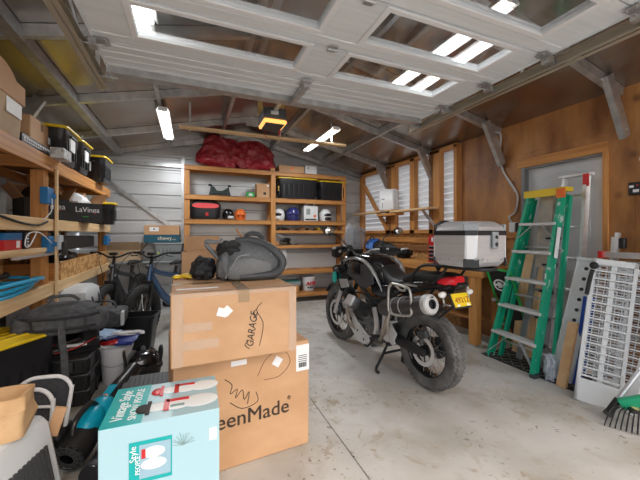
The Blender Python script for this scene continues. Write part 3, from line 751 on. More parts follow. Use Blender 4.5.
B().box((.03,-.02,.3785),(.06,.66,.0015)).box((.03,-.3411,.345),(.06,.0015,.07)).done('tape', TAPE, t)
CLT = mat('clear_tape', (.78,.58,.42), .12, alpha=.4)
B().box((0,-.31,.3775),(.68,.05,.0012)).box((0,-.3411,.366),(.64,.0012,.02)).box((-.2,-.3411,.11),(.2,.0012,.05)).box((-.215,-.3411,.2),(.16,.0012,.045)).box((.31,-.3411,.19),(.045,.0012,.37)).box((-.30,-.3411,.19),(.05,.0012,.37)).done('clear_tape', CLT, t)
B().box((.075,.19,.379),(.07,.07,.0012)).box((-.2,-.2,.3785),(.22,.035,.0012)).done('sticker', WHTP, t)
B().box((-.085,-.3415,.265),(.05,.0015,.045),M.Rotation(.3,3,'Y')).box((-.06,-.342,.27),(.045,.0015,.045),M.Rotation(.8,3,'Y')).done('sticker', WHTP, t)
o = text('GARAGE',.058,(.075,-.342,.155),(PI/2,-R(82),0),INK,t,'handwriting',sx=.85,shear=.25)
B().tube([(.13,-.342,.3),(.1,-.342,.26),(.135,-.342,.19),(.13,-.342,.12),(.115,-.342,.06)],.0018,5).tube([(.1,-.342,.22),(.08,-.342,.245),(.1,-.342,.265)],.0018,5).tube([(.06,-.342,.05),(.035,-.342,.075),(.06,-.342,.1)],.0018,5).done('pen_stroke', INK, t)
# blue toy box ------------------------------------------------------------------
LBL = mat('pale_blue_card', (.38,.58,.64), .35, coat=.2); TQ = mat('turquoise_print', (.0,.37,.37), .35)
t = thing('toy_box','pale blue and turquoise box of snow figures in front of the cardboard boxes','toy box',(-.098,1.565,0),R(-1))
B().box((0,0,.31),(.43,.335,.62)).done('carton_body', LBL, t, bev=.003)
B().box((-.145,0,.6208),(.14,.333,.0016)).done('title_panel', TQ, t)
text('Vintage Style',.062,(-.165,0,.6222),(0,0,PI/2),INKW,t,sx=.8,shear=.2)
text('SNOW PEOPLE',.042,(-.112,0,.6222),(0,0,PI/2),INKW,t,sx=.95)
SNOW = mat('snow_print', (.8,.84,.84), .5)
def snowfig(par, o, s, hat):
    b = B()
    for x,r in ((0,.033),(.05,.042),(.11,.05)): b.sph((o[0]+x*s,o[1],o[2]),(r*s,r*s*.75,.003),20,8)
    b.done('printed_figure', SNOW, par)
    B().sph((o[0]-.038*s,o[1],o[2]+.001),(.018*s,.026*s,.004),14,8).box((o[0]-.024*s,o[1],o[2]+.002),(.01*s,.07*s,.004)).done('printed_hat', hat, par)
    B().box((o[0]+.022*s,o[1],o[2]+.003),(.014*s,.06*s,.004)).box((o[0]+.05*s,o[1]+.02*s,o[2]+.003),(.06*s,.014*s,.004)).done('printed_scarf', RED, par)
for q in ((.06,.1,.6245),(.05,-.085,.6245)): B().box(q,(.055,.016,.003)).done('printed_sprig', mat('grey_green_print',(.25,.36,.35),.5), t)
snowfig(t,(.01,.075,.6215),1.35,RED); snowfig(t,(-.025,-.065,.6215),1.5,INK)
B().box((-.04,-.168,.47),(.15,.0016,.16)).done('title_panel', TQ, t)
B().box((-.025,-.169,.47),(.11,.0016,.13)).done('picture_panel', mat('pale_picture',(.3,.46,.55),.4), t)
text('Style',.032,(-.1,-.17,.505),(PI/2,-PI/2,0),INKW,t); text('PEOPLE',.022,(-.085,-.17,.46),(PI/2,-PI/2,0),INKW,t)
B().sph((-.03,-.17,.5),(.04,.002,.022)).sph((-.03,-.17,.455),(.045,.002,.022)).done('printed_figure', SNOW, t)
B().box((-.065,-.1712,.5),(.014,.002,.035)).done('printed_hat', RED, t)
b = B()
for k in range(-5,6):
    a = k*.28; b.tube([(.075,-.169,.5),(.075+.045*math.sin(a),-.169,.5+.06*math.cos(a)*(.7+.1*(k%3)))],.001,4)
b.done('printed_twig', mat('grey_green_print',(.25,.36,.35),.5), t)
B().box((.19,-.1685,.52),(.03,.0012,.05)).done('sticker', WHTP, t)
# grey shell on the boxes ----------------------------------------------------------
SH = mat('grey_shell_fabric', (.095,.1,.103), .6, col2=(.125,.13,.133), sc=(60,60,60), bump=.05)
t = thing('fabric_seat_shell','dark grey fabric shell with curved arms lying on the taped box','seat shell',(.37,2.27,1.045),R(-3))
SHL = mat('mid_grey_shell', (.15,.155,.155), .55, col2=(.18,.185,.185), sc=(50,50,50))
b = B(); secs = []
for x,cz,ry,rz in ((-.2,.06,.07,.06),(-.15,.11,.13,.11),(-.08,.13,.17,.135),(.0,.135,.185,.14),(.08,.13,.185,.135),(.15,.12,.175,.12),(.21,.105,.15,.1),(.26,.09,.11,.075),(.29,.08,.05,.04)): secs.append((x,0,cz,ry,rz,.85))
b.loft(secs,32)
for v in b.bm.verts: v.co.z = max(v.co.z+.012*noise.noise(v.co*8),.0)
b.done('shell', SH, t, ang=50)
rim = [(-.06,-.02,.272),(.04,-.03,.275),(.14,-.05,.25),(.23,-.09,.195),(.285,-.1,.13),(.27,-.12,.07),(.2,-.165,.035),(.08,-.195,.03),(-.04,-.2,.03)]
B().sweep(smooth(rim,4),[.022+.012*math.sin(PI*i/32) for i in range(33)],12).done('rolled_rim', DKG, t, ang=60)
B().loft([(-.12,-.15,.06,.05,.05,.8),(-.06,-.18,.08,.04,.075,.8),(.04,-.19,.09,.03,.075,.8),(.14,-.17,.085,.025,.055,.8),(.19,-.15,.08,.02,.03,.8)],20).done('front_panel', SHL, t, ang=50)
B().tube([(-.14,-.175,.02),(-.1,-.2,.09),(-.05,-.19,.165),(.05,-.17,.175),(.16,-.15,.14)],.006,6).done('seam_piping', mat('mid_grey_trim',(.24,.245,.25),.6), t)
B().tube([(-.06,-.15,.2),(.0,-.13,.235),(.1,-.13,.215),(.2,-.13,.17)],.005,6).done('seam_piping', MATS['mid_grey_trim'], t)
B().sph((-.1,-.06,.215),(.1,.11,.06),24,14,amp=.4,fr=2.5,seed=2).done('folded_liner', BLKR, t, ang=50)
B().sph((-.14,-.12,.1),(.055,.07,.1),20,12,amp=.35,fr=2.5,seed=6).done('folded_side', SH, t, ang=50)
B().sweep(smooth([(-.1,-.1,.12),(-.17,-.08,.14),(-.23,-.06,.2),(-.27,-.06,.25),(-.265,-.07,.272),(-.2,-.09,.265),(-.16,-.1,.285)],4),[.03]*5+[.026]*8+[.02]*8+[.014]*4,12,flat=.6).done('side_arm', SHL, t)
B().sweep(smooth([(.0,.1,.25),(.03,.12,.3),(.07,.12,.325),(.13,.11,.32),(.16,.09,.29),(.15,.06,.26)],4),[.016]*5+[.026]*11+[.02]*5,12,flat=.6).done('side_arm', DKG, t)
B().tube([(-.04,.12,.36),(-.01,.1,.31),(.03,.08,.27)],.007,6).done('bracket', WZ, t)
t.scale = (.9,.9,.95); t.location.x = .345
NET = mat('black_net', (.02,.02,.022), .7)
t = thing('net_bag','small black folded net bag at the left end of the grey shell','bag',(.085,2.28,1.045))
B().sph((0,0,.07),(.075,.09,.075),20,14,amp=.5,fr=2.4,seed=9,ex=.9).done('bag_body', NET, t, ang=20)
B().tube([(-.06,-.05,.03),(-.05,-.07,.12),(.02,-.07,.14),(.05,-.06,.05)],.004,5).done('cord', BLKM, t)
t = thing('work_glove','yellow work glove on the back left of the taped box','glove',(-.02,2.36,1.044))
B().sph((0,0,.02),(.045,.035,.018),amp=.2).done('palm', YEL, t)
for k in range(4): B().tube([(.03,-.024+k*.016,.018),(.06,-.028+k*.018,.022),(.085,-.03+k*.02,.014)],.008,8).done('finger', YEL, t)
B().tube([(-.01,-.03,.02),(.01,-.055,.02),(.03,-.06,.014)],.009,8).done('thumb', YEL, t)
B().sph((-.06,.0,.016),(.03,.035,.015)).done('cuff', YEL, t)
# tall carton behind
t = thing('tall_carton','tall open cardboard carton standing behind the taped box','cardboard box',(.1,2.98,0),R(-3))
b = B()
for s in (-1,1): b.box((s*.15,0,.6),(.005,.36,1.2)).box((0,s*.18,.6),(.3,.005,1.2))
b.box((0,0,.004),(.3,.36,.008)).done('carton_body', CARD, t)
B().bar((-.14,.18,1.2),(-.14,.24,1.34),.02,.005).bar((0,.182,1.19),(0,.21,1.33),.3,.005,(0,1,.2)).done('flap', CARD, t)
# ------------------------------------------------------------------ back shelving
Y0, Y1 = 6.0, 6.3
t = thing('garage_shelving','orange lumber shelving unit across the back wall','shelving',(0,0,0))
for x in (-.05,1.475,3.0):
    for y,wd in ((Y0+.02,.04),(Y1-.02,.04)):
        if x > 2.9: B().bb(x-.045,x+.045,y-.02,y+.02,0,2.55).done('post', WZ, t, bev=.003)
        else: B().bb(x-.045,x+.045,y-.02,y+.02,0,2.62 if x > 1 else 2.56).done('post', WZ, t, bev=.003)
def shelf(x0,x1,z,h=.07,brd=1):
    B().bb(x0,x1,Y0-.022,Y0-.002,z-h,z-.004).done('beam', WX, t, bev=.003)
    B().bb(x0,x1,Y1+.0,Y1+.02,z-h,z-.004).done('beam', WX, t, bev=.003)
    B().bb(x0,x1,Y0-.022,Y1+.02,z-.004,z+.012).done('shelf_board', PLY, t)
SZ = dict(top=2.545,a=2.03,b=1.6,c=1.415,d=1.12,e=.645,f=.19)
for k in ('top','a','b'): shelf(-.09,1.475,SZ[k]); shelf(1.478,3.04,SZ[k])
for k in ('c','d','e','f'): shelf(1.478,3.04,SZ[k],.05 if k in 'cd' else .085)
for k in ('d','e','f'): shelf(-.09,1.475,SZ[k],.06)
B().bb(1.43,1.52,Y0-.04,Y0-.022,.9,2.5).done('post_facing', WZ, t, bev=.003)
b = B()
for k in range(7): b.bb(1.62+k*.2,1.635+k*.2,Y0,Y1,SZ['c']+.012,SZ['c']+.05)
b.done('divider', DARKW, t)
zt = lambda k: SZ[k]+.012
# red bags
for (x,w,h,s,lab) in ((.50,.37,.6,2,'red vinyl bag bulging upright, left of two on the back top shelf'),(1.13,.42,.56,5,'red vinyl bag slumped wide, right of two on the back top shelf')):
    tt = thing('red_bag', lab, 'bag', (x,6.18,zt('top')),0,'red vinyl bags')
    b = B().sph((0,0,h/2),(w,.13,h/2),80,56,amp=.22,fr=1.7,seed=s,ex=.72)
    for v in b.bm.verts:
        n1 = noise.noise(V((v.co.x*9,v.co.y*5,v.co.z*6+s))); f = abs(noise.noise(v.co*5+V((s,0,0))))
        cr = 1-abs(noise.noise(V((v.co.x*7+v.co.z*4,v.co.y*3,v.co.z*5-v.co.x*3+s))))*2
        cr2 = 1-abs(noise.noise(v.co*13+V((0,s,0))))*2
        v.co += V((.02*n1,-.05*f+.02*n1-.035*max(cr,0)-.014*max(cr2,0),.03*noise.noise(v.co*6+V((3,s,0))))) ; v.co.z = max(v.co.z,0)
        if s == 2: v.co.x += .12*(v.co.z/h-.4)*-1*(1 if v.co.x > 0 else .2)
        v.co.z *= 1-.35*max(0,(v.co.x/w if s == 5 else -v.co.x/w))**2
    b.done('bag_body', REDB, tt, ang=22)
    B().tube([(-w*.3,-.13,h*.75),(-w*.1,-.17,h*.55),(w*.25,-.16,h*.35)],.008,6).done('fold_seam', REDB, tt)
c = carton('cardboard_box',(.52,.28,.14),'low cardboard box with an orange mark beside the red bags',(1.86,6.15,zt('top')))
B().sph((0,-.141,.08),(.03,.002,.03)).done('round_mark', ORG, c)
c = thing('white_box','small white box beside the low cardboard box, back top shelf','box',(2.27,6.15,zt('top')))
B().box((0,0,.085),(.25,.24,.17)).done('box_body', WHT, c, bev=.004); B().box((-.06,-.121,.12),(.02,.002,.03)).done('mark', INK, c)
tt = tote(.83,.3,.43,'wide black tote with yellow lid on the second shelf of the back shelving',(2.0,6.15,zt('a')),0,'totes on the back shelving',lab=0)
B().box((-.4,-.08,.2),(.012,.06,.1)).done('label', YEL, tt)
tote(.62,.3,.41,'black tote with yellow lid at the right end of the back shelving',(2.76,6.14,zt('a')),0,'totes on the back shelving',lab=0)
c = carton('cardboard_box',(.24,.25,.27),'small tan cardboard box on the second shelf beside the green packet',(1.29,6.14,zt('a')))
B().box((.03,-.126,.08),(.05,.002,.05)).done('printed_mark', INKB, c); B().box((.09,-.126,.23),(.04,.002,.03)).done('sticker', WHTP, c)
c = thing('green_packet','small green packet beside the small tan cardboard box','packet',(1.06,6.1,zt('a')))
B().box((0,0,.05),(.15,.08,.1)).done('packet_body', GRN, c, bev=.004); B().sph((0,-.04,.05),(.04,.004,.025)).done('printed_mark', WHTP, c)
c = thing('bicycle_saddle_bag','dark green bag with two peaks standing on the second back shelf','bag',(.51,6.14,zt('a')))
B().prism([(-.2,0),(.2,0),(.17,.1),(.16,.19),(.12,.15),(.04,.1),(-.05,.1),(-.1,.17),(-.16,.2),(-.17,.1)],(0,-.06,0),(1,0,0),(0,0,1),(0,1,0),.12).done('bag_body', mat('dark_green_cloth',(.02,.04,.035),.5), c, bev=.02)
for s in (-1,1): B().sph((s*.17,-.03,.2),(.035,.03,.02)).done('clip', BLK, c)
B().box((0,-.065,.03),(.24,.012,.04)).done('front_pocket', BLKG, c, bev=.004)
tt = thing('motorcycle_top_box','black motorcycle top box with red reflector on the third back shelf','top box',(.26,6.14,zt('b')))
B().loft([(0,0,0,.2,.13,.4),(.05,0,0,.25,.145,.4),(.2,0,0,.265,.15,.45),(.22,0,0,.265,.15,.45)],32,'z').done('box_base', BLKT, tt, ang=50)
B().loft([(.222,0,0,.268,.15,.45),(.27,0,0,.26,.145,.5),(.32,0,.01,.225,.13,.55),(.36,0,.02,.16,.1,.6),(.38,0,.03,.08,.06,.7)],32,'z').done('lid', BLK, tt, ang=50)
B().loft([(-.0,0,.0,.225,.045,.75),(.04,0,.0,.21,.04,.75)],24,'y').xf(M.Translation((0,-.168,.24))).done('reflector', REDL, tt)
B().box((.02,-.152,.09),(.05,.02,.06)).done('latch', RED, tt, bev=.004)
def helmet(loc, rz, m, label, visor=1, r=.13, m2=None, name='helmet'):
    h = thing(name, label, 'helmet', loc, rz, 'helmets on the back shelving')
    prof = [(0,r*2),(r*.45,r*1.93),(r*.8,r*1.62),(r*.98,r*1.15),(r*.99,r*.8),(r*.93,r*.35),(r*.8,.0),(r*.7,.0),(r*.8,r*.5),(r*.85,r),(0,r*1.85)]
    B().lathe(prof,(0,0,0),(0,0,1),32).done('shell', m, h)
    if visor:
        B().sph((0,-r*.42,r*.98),(r*.76,r*.64,r*.36),24,14,ex=.8).done('visor', BLKG, h)
        B().sph((0,-r*.62,r*.42),(r*.62,r*.5,r*.3),20,12,ex=.7).done('chin_bar', m2 or m, h)
    else:
        B().sph((0,-r*.1,r*.9),(r*1.03,r*1.06,r*.22),24,12).done('brim', m2 or m, h)
    return h
helmet((.66,6.14,zt('b')),.5,BLKG,'black open helmet with white graphics next to the orange one',1,.105,WHT)
h = helmet((.88,6.14,zt('b')),0,ORG,'bright orange half helmet on the third back shelf',0,.105)
B().box((-.05,-.103,.07),(.03,.02,.02)).box((.04,-.104,.07),(.03,.02,.02)).done('vent', BLK, h)
helmet((1.63,6.14,zt('b')),-.6,WHT,'white and black helmet, first in the right bay of the back shelving',1,.12,WHT)
helmet((1.91,6.12,zt('b')),.3,NAVY,'dark blue full helmet beside the white tall box',0,.14,NAVY)
helmet((2.62,6.12,zt('b')),.25,WHT,'black and white helmet right of the white tall box',1,.13,BLKG)
c = thing('white_carton','tall white printed box with handle top between two helmets','box',(2.27,6.14,zt('b')))
B().box((0,0,.15),(.3,.22,.3)).done('carton_body', WHT, c, bev=.004)
B().prism([(-.13,0),(.13,0),(.1,.07),(-.1,.07)],(0,-.06,.3),(1,0,0),(0,0,1),(0,1,0),.12).done('handle_top', WHT, c, bev=.01)
B().box((.02,-.062,.335),(.1,.006,.025)).done('handle_slot', BLK, c)
B().box((-.06,-.111,.19),(.08,.002,.12)).done('grey_print', GRY, c); B().box((.08,-.111,.1),(.05,.002,.05)).done('orange_print', ORG, c); B().box((.0,-.111,.03),(.24,.002,.03)).done('dark_print', INK, c)
# small things lower down
tt = thing('cordless_tool','black cordless tool on the fifth shelf of the back shelving','power tool',(1.78,6.12,zt('d')),.4)
B().sph((0,0,.1),(.1,.045,.04),ex=.7).done('tool_body', BLK, tt); B().bar((.04,0,.08),(.07,0,.01),.035,.04).done('handle', BLK, tt); B().cyl((-.09,0,.1),(-.15,0,.09),.02,.012).done('nose', DKG, tt); B().box((.075,0,.015),(.09,.05,.03)).done('battery', BLK, tt, bev=.004)
tt = thing('rope_coil','small coil of tan rope at the left end of the fifth back shelf','rope',(1.58,6.1,zt('d')))
b = B()
for k in range(4): b.sweep([(.05*math.cos(2*PI*j/16),.05*math.sin(2*PI*j/16),.012+k*.018) for j in range(16)],.009,6,closed=True)
b.done('rope', CARD, tt)
for k,(x,m,w,lab) in enumerate(((1.68,BLK,.07,'black spray can lying left on the narrow shelf under the helmets'),(2.1,DARKW,.09,'brown wooden block on the narrow shelf under the helmets'),(2.44,YEL,.05,'small yellow box on the narrow shelf under the helmets'),(2.7,BLK,.1,'black clamp at the right of the narrow shelf under the helmets'))):
    b = B()
    if k == 0: b.cyl((x-.08,6.08,zt('c')+.03),(x+.08,6.08,zt('c')+.03),.028).cyl((x+.08,6.08,zt('c')+.03),(x+.11,6.08,zt('c')+.03),.014)
    else: b.box((x,6.08,zt('c')+.025),(w,.1,.05)).box((x+.01,6.08,zt('c')+.055),(w*.5,.05,.012))
    tag(b.done(['spray_can','wooden_block','small_box','clamp'][k], m, bev=.004), lab, ['can','block','box','clamp'][k])
c = thing('white_board','white flat box leaning upright behind the grey shell on the back shelving','box',(1.68,6.1,zt('e')))
B().box((0,0,.19),(.16,.1,.38)).done('box_body', WHT, c, bev=.004); B().box((0,-.051,.08),(.1,.002,.03)).done('print', GRY, c)
tag(B().bb(1.75,2.9,6.2,6.24,zt('e'),zt('e')+.3).done('metal_sheet', STEELP),'plain grey metal sheet standing at the back of the low back shelf','sheet')
tt = thing('paint_bucket','white bucket with red letters on the bottom back shelf','bucket',(2.24,6.12,zt('f')))
B().lathe([(0,0),(.115,0),(.14,.25),(.148,.25),(.148,.28),(.15,.285),(0,.29)],n=32).done('bucket_body', WHT, tt)
B().tube([(-.145,-.02,.24),(-.1,-.15,.14),(.1,-.15,.14),(.145,-.02,.24)],.004,6).done('bail_handle', GALV, tt)
text('ACE',.1,(0,-.1425,.15),FY,mat('red_ink',(.6,.01,.02),.5),tt,bold=.004,ext=.008,shear=.2)
text('Hardware',.035,(0,-.1405,.075),FY,INK,tt,ext=.008)
tt = thing('organiser_case','green lidded flat case on the bottom back shelf','case',(1.86,6.1,zt('f')+.13)); B().box((0,0,.04),(.36,.2,.08)).done('case_body', GRY, tt, bev=.005); B().box((0,0,.085),(.38,.21,.02)).done('lid', mat('dark_green_plastic',(.02,.16,.12),.4), tt, bev=.004)
tt = carton('cardboard_box',(.3,.2,.13),'yellow-brown carton under the green lidded case, bottom back shelf',(1.86,6.1,zt('f')),0,WX,tape=0)
# back left: boxes, tote, cartons
t = thing('wall_shelf','grey wall shelf below the grey tote and the open flapped box','shelf')
B().bb(-1.3,-.1,6.02,6.39,.86,.885).done('shelf_board', GRY, t, bev=.003)
for x in (-1.15,-.65,-.2): B().bar((x,6.06,.858),(x,6.38,.6),.03,.01).done('shelf_bracket', GALV, t)
tt = tote(.48,.36,.32,'grey storage tote with lid below the printed pet food box',(-.34,6.2,.886),0,None,GRY,GRY,0)
c = thing('printed_carton','tan and dark blue printed box on the grey tote','cardboard box',(-.44,6.2,1.207),0)
B().box((0,0,.21),(.54,.34,.16)).done('carton_body', CARD, c, bev=.004); B().box((0,0,.065),(.544,.344,.13)).done('blue_band', mat('teal_navy_card',(.01,.09,.14),.5), c)
text('chewy',.085,(.04,-.1735,.07),FY,mat('cream_ink',(.75,.68,.5),.6),c,bold=.0006); text('.com',.035,(.18,-.1735,.05),FY,MATS['cream_ink'],c)
B().box((-.12,-.171,.225),(.14,.002,.07)).done('label', WHTP, c); B().box((-.12,-.1722,.225),(.02,.001,.03)).done('print', INK, c)
carton('open_carton',(.5,.28,.2),'open flapped cardboard box behind the bicycle handlebars',(-1.02,6.2,.886),m=CARD2,flaps=.16)
tag(tote(.4,.3,.3,'translucent bluish tote on the floor beside the rear bicycle wheel',(.03,4.6,0),0,None,CLR,CLR,0),'translucent bluish tote on the floor right of the fat tyred bicycles','storage tote')
# ------------------------------------------------------------------ fat tyred bicycles
def wheel(par, c, r, w, m=BLKR, ns=16):
    b = B(); pr = [(r-w*1.05,-w*.3),(r-w*.9,-w*.48),(r-w*.45,-w*.55),(r-w*.1,-w*.4),(r,-w*.15),(r,w*.15),(r-w*.1,w*.4),(r-w*.45,w*.55),(r-w*.9,w*.48),(r-w*1.05,w*.3)]
    b.lathe(pr,c,(0,1,0),48,closed=True)
    for k in range(44):
        for s in (-1,0,1):
            a = 2*PI*(k+.5*abs(s))/44; rr = r-(.0 if s == 0 else w*.13)
            b.box((c[0]+rr*math.cos(a),c[1]+s*w*.32,c[2]+rr*math.sin(a)),(.012,w*.22,.02),M.Rotation(-a,3,'Y'))
    ty = b.done('tyre', m, par, ang=50)
    rm = B().lathe([(r-w*1.02,-w*.3),(r-w*1.12,-w*.3),(r-w*1.18,0),(r-w*1.12,w*.3),(r-w*1.02,w*.3)],c,(0,1,0),48,closed=True).done('rim', BLKM, par)
    b = B()
    for k in range(ns):
        a = 2*PI*k/ns; q = a+(.35 if k%2 else -.35); s = .03 if k%4 < 2 else -.03
        b.cyl((c[0]+.03*math.cos(q),c[1]+s,c[2]+.03*math.sin(q)),(c[0]+(r-w*1.1)*math.cos(a),c[1]+s*.2,c[2]+(r-w*1.1)*math.sin(a)),.0016,n=5)
    b.done('spokes', CHR, rm); B().cyl((c[0],c[1]-.05,c[2]),(c[0],c[1]+.05,c[2]),.03,n=16).done('hub', BLKM, rm)
def bike(name, label, loc, rz, frame, accent):
    t = thing(name, label, 'bicycle', loc, rz, 'bicycles at the back')
    wheel(t,(1.1,0,.36),.36,.1); wheel(t,(0,0,.36),.36,.1)
    for s in (-1,1):
        B().tube([(1.1,s*.075,.36),(1.0,s*.075,.62),(.985,s*.06,.7)],.022,10).done('fork_leg', BLKM, t)
        B().sweep([(0,s*.07,.36),(.42,s*.045,.36)],.014,8).done('chain_stay', frame, t)
        B().sweep([(0,s*.07,.36),(.32,s*.03,.78)],.011,8).done('seat_stay', frame, t)
    B().box((.975,0,.73),(.05,.15,.04),M.Rotation(-.3,3,'Y')).done('fork_crown', BLKM, t, bev=.008)
    B().cyl((.96,0,.7),(.91,0,.95),.03).done('head_tube', frame, t)
    B().tube([(.93,0,.82),(.7,0,.56),(.45,0,.36)],.052,14).done('down_tube', frame, t)
    B().tube([(.92,0,.9),(.7,0,.82),(.33,0,.74)],.034,12).done('top_tube', frame, t)
    B().cyl((.43,0,.36),(.28,0,.88),.022).done('seat_tube', BLKM, t)
    B().loft([(.1,0,.92,.08,.02,.8),(.22,0,.93,.085,.03,.8),(.35,0,.925,.035,.025,.8),(.44,0,.92,.015,.015,.8)],16).done('saddle', BLKR, t)
    B().cyl((.43,-.09,.36),(.43,.09,.36),.07).done('motor', BLKM, t)
    B().box((.83,-.057,.7),(.16,.006,.03),M.Rotation(-.75,3,'Y')).done('frame_decal', accent, t)
    B().tube([(.91,0,.95),(.88,0,1.03),(.9,0,1.05)],.02).done('stem', BLKM, t)
    B().tube([(.78,-.3,1.1),(.84,-.18,1.1),(.9,-.06,1.05),(.9,.06,1.05),(.84,.18,1.1),(.78,.3,1.1)],.012,8).done('handlebar', BLKM, t)
    for s in (-1,1):
        B().cyl((.8,s*.22,1.1),(.77,s*.33,1.1),.017).done('grip', BLKR, t)
        B().tube([(.83,s*.18,1.09),(.9,s*.22,1.07),(.88,s*.29,1.06)],.006,6).done('brake_lever', BLKM, t)
        B().tube([(.85,s*.18,1.08),(.97,s*.14,1.0),(1.0,s*.09,.85),(1.0,s*.08,.6)],.004,6).done('cable', BLKR, t)
    B().box((.9,.0,1.09),(.05,.09,.04)).done('display', BLK, t, bev=.008)
    B().sph((.97,0,.93),(.035,.03,.03)).done('headlamp', DKG, t)
    B().sph((.9,.1,1.1),(.012,.012,.012)).done('bell', accent, t)
    B().bar((.4,.09,.3),(.3,.1,.02),.02,.012).done('kickstand', BLKM, t)
    return t
BFB = mat('blue_frame_paint', (.03,.09,.2), .25, .3, coat=.5); BFK = mat('charcoal_frame_paint', (.03,.035,.045), .3, coat=.4)
def bikeat(nm, lab, fx, fy, rx, ry, fr, ac, lean):
    a = math.atan2(fy-ry,fx-rx); t = bike(nm, lab, (rx,ry,0), a, fr, ac); t.rotation_euler = (lean,0,a); return t
bikeat('fat_tyre_bicycle','blue framed fat tyred electric bicycle nearer the boxes',-.56,4.5,-.06,5.48,BFB,mat('lime_paint',(.55,.85,.05),.4),.0)
bikeat('fat_tyre_bicycle','charcoal fat tyred electric bicycle nearer the left shelving',-.96,4.72,-.74,5.76,BFK,ORG,.0)
# ------------------------------------------------------------------ motorcycle (local: x forward, y left)
A = math.atan2(.9963,-.0863)
mc = thing('motorcycle','black adventure motorcycle on its centre stand with an aluminium top case','motorcycle',(1.95,2.22,0),A)
def tyre(par, c, r, w, rimr, lug):
    b = B(); n = 60
    pr = [(rimr,-w*.36),(rimr+.012,-w*.42),(r-.05,-w*.5),(r-.022,-w*.46),(r-.006,-w*.25),(r,0),(r-.006,w*.25),(r-.022,w*.46),(r-.05,w*.5),(rimr+.012,w*.42),(rimr,w*.36)]
    b.lathe(pr,c,(0,1,0),n,closed=True)
    for k in range(lug):
        a = 2*PI*k/lug
        for s in (-1,1):
            rot = M.Rotation(-a,3,'Y') @ M.Rotation(s*.5,3,'X')
            b.box((c[0]+(r-.004)*math.cos(a),c[1]+s*w*.17,c[2]+(r-.004)*math.sin(a)),(.009,w*.24,.032),M.Rotation(-a,3,'Y')@M.Rotation(s*.45,3,'X'))
            a2 = a+PI/lug
            b.box((c[0]+(r-.02)*math.cos(a2),c[1]+s*w*.36,c[2]+(r-.02)*math.sin(a2)),(.014,w*.17,.026),M.Rotation(-a2,3,'Y')@M.Rotation(s*.35,3,'X'))
    t = b.done('tyre', mat('worn_tyre_rubber',(.075,.073,.07),.85,col2=(.15,.145,.14),sc=(9,9,9),bump=.1), par, ang=40)
    w2 = w*.36
    rim = B().lathe([(rimr+.01,-w2-.006),(rimr+.014,-w2),(rimr,-w2*.8),(rimr-.014,-w2*.4),(rimr-.018,0),(rimr-.014,w2*.4),(rimr,w2*.8),(rimr+.014,w2),(rimr+.01,w2+.006),(rimr-.006,w2),(rimr-.024,w2*.3),(rimr-.026,0),(rimr-.024,-w2*.3),(rimr-.006,-w2)],c,(0,1,0),n,closed=True).done('rim', BLKG, par)
    b = B()
    for k in range(32):
        a = 2*PI*k/32; s = 1 if k%2 else -1; q = a+(.5 if k%4 < 2 else -.5)
        b.cyl((c[0]+.045*math.cos(q),c[1]+s*.03,c[2]+.045*math.sin(q)),(c[0]+(rimr-.012)*math.cos(a),c[1]+s*w2*.6,c[2]+(rimr-.012)*math.sin(a)),.0022,n=6)
    b.done('spokes', CHR, rim)
    B().cyl((c[0],c[1]-.06,c[2]),(c[0],c[1]+.06,c[2]),.045,n=24).done('hub', BLKM, rim)
tyre(mc,(0,0,.338),.33,.15,.222,46)
tyre(mc,(1.51,0,.345),.345,.11,.25,50)
def disc(c, ro, ri, nm='brake_disc'):
    o = B().lathe([(ri,-.003),(ro,-.003),(ro,.003),(ri,.003)],c,(0,1,0),40,closed=True).done(nm, ALU, mc)
    b = B()
    for k in range(6):
        a = PI*k/3; b.bar((c[0]+.035*math.cos(a),c[1],c[2]+.035*math.sin(a)),(c[0]+ri*math.cos(a+.25),c[1],c[2]+ri*math.sin(a+.25)),.012,.006,(0,1,0))
    b.done('disc_carrier', BLKM, o)
disc((0,.085,.338),.13,.095)
for s in (-1,1): disc((1.51,s*.072,.345),.16,.125)
B().box((-.02,.1,.49),(.1,.05,.06),M.Rotation(.2,3,'Y')).cyl((.0,.1,.45),(.0,.1,.4),.02).done('rear_caliper', DKG, mc, bev=.006)
for s in (-1,1): B().box((1.38,s*.085,.43),(.07,.04,.11),M.Rotation(.5,3,'Y')).done('front_caliper', DKG, mc, bev=.006)
B().cyl((0,-.16,.338),(0,-.09,.338),.085,.095,24).done('final_drive', DKG, mc); B().cyl((0,.09,.338),(0,.125,.338),.03,.026,16).done('axle_boss', DKG, mc)
B().cyl((-.0,.118,.338),(.0,.135,.338),.018,n=6).done('axle_nut', CHR, mc)
# swing arm
B().loft([(-.05,.115,.338,.018,.035,.7),(.06,.12,.345,.022,.045,.7),(.3,.125,.37,.026,.055,.7),(.5,.12,.4,.03,.07,.7)],20).done('swing_arm', BLKM, mc)
B().loft([(-.03,-.115,.338,.03,.05,.7),(.3,-.12,.37,.035,.06,.7),(.5,-.12,.4,.035,.07,.7)],20).done('swing_arm', BLKM, mc)
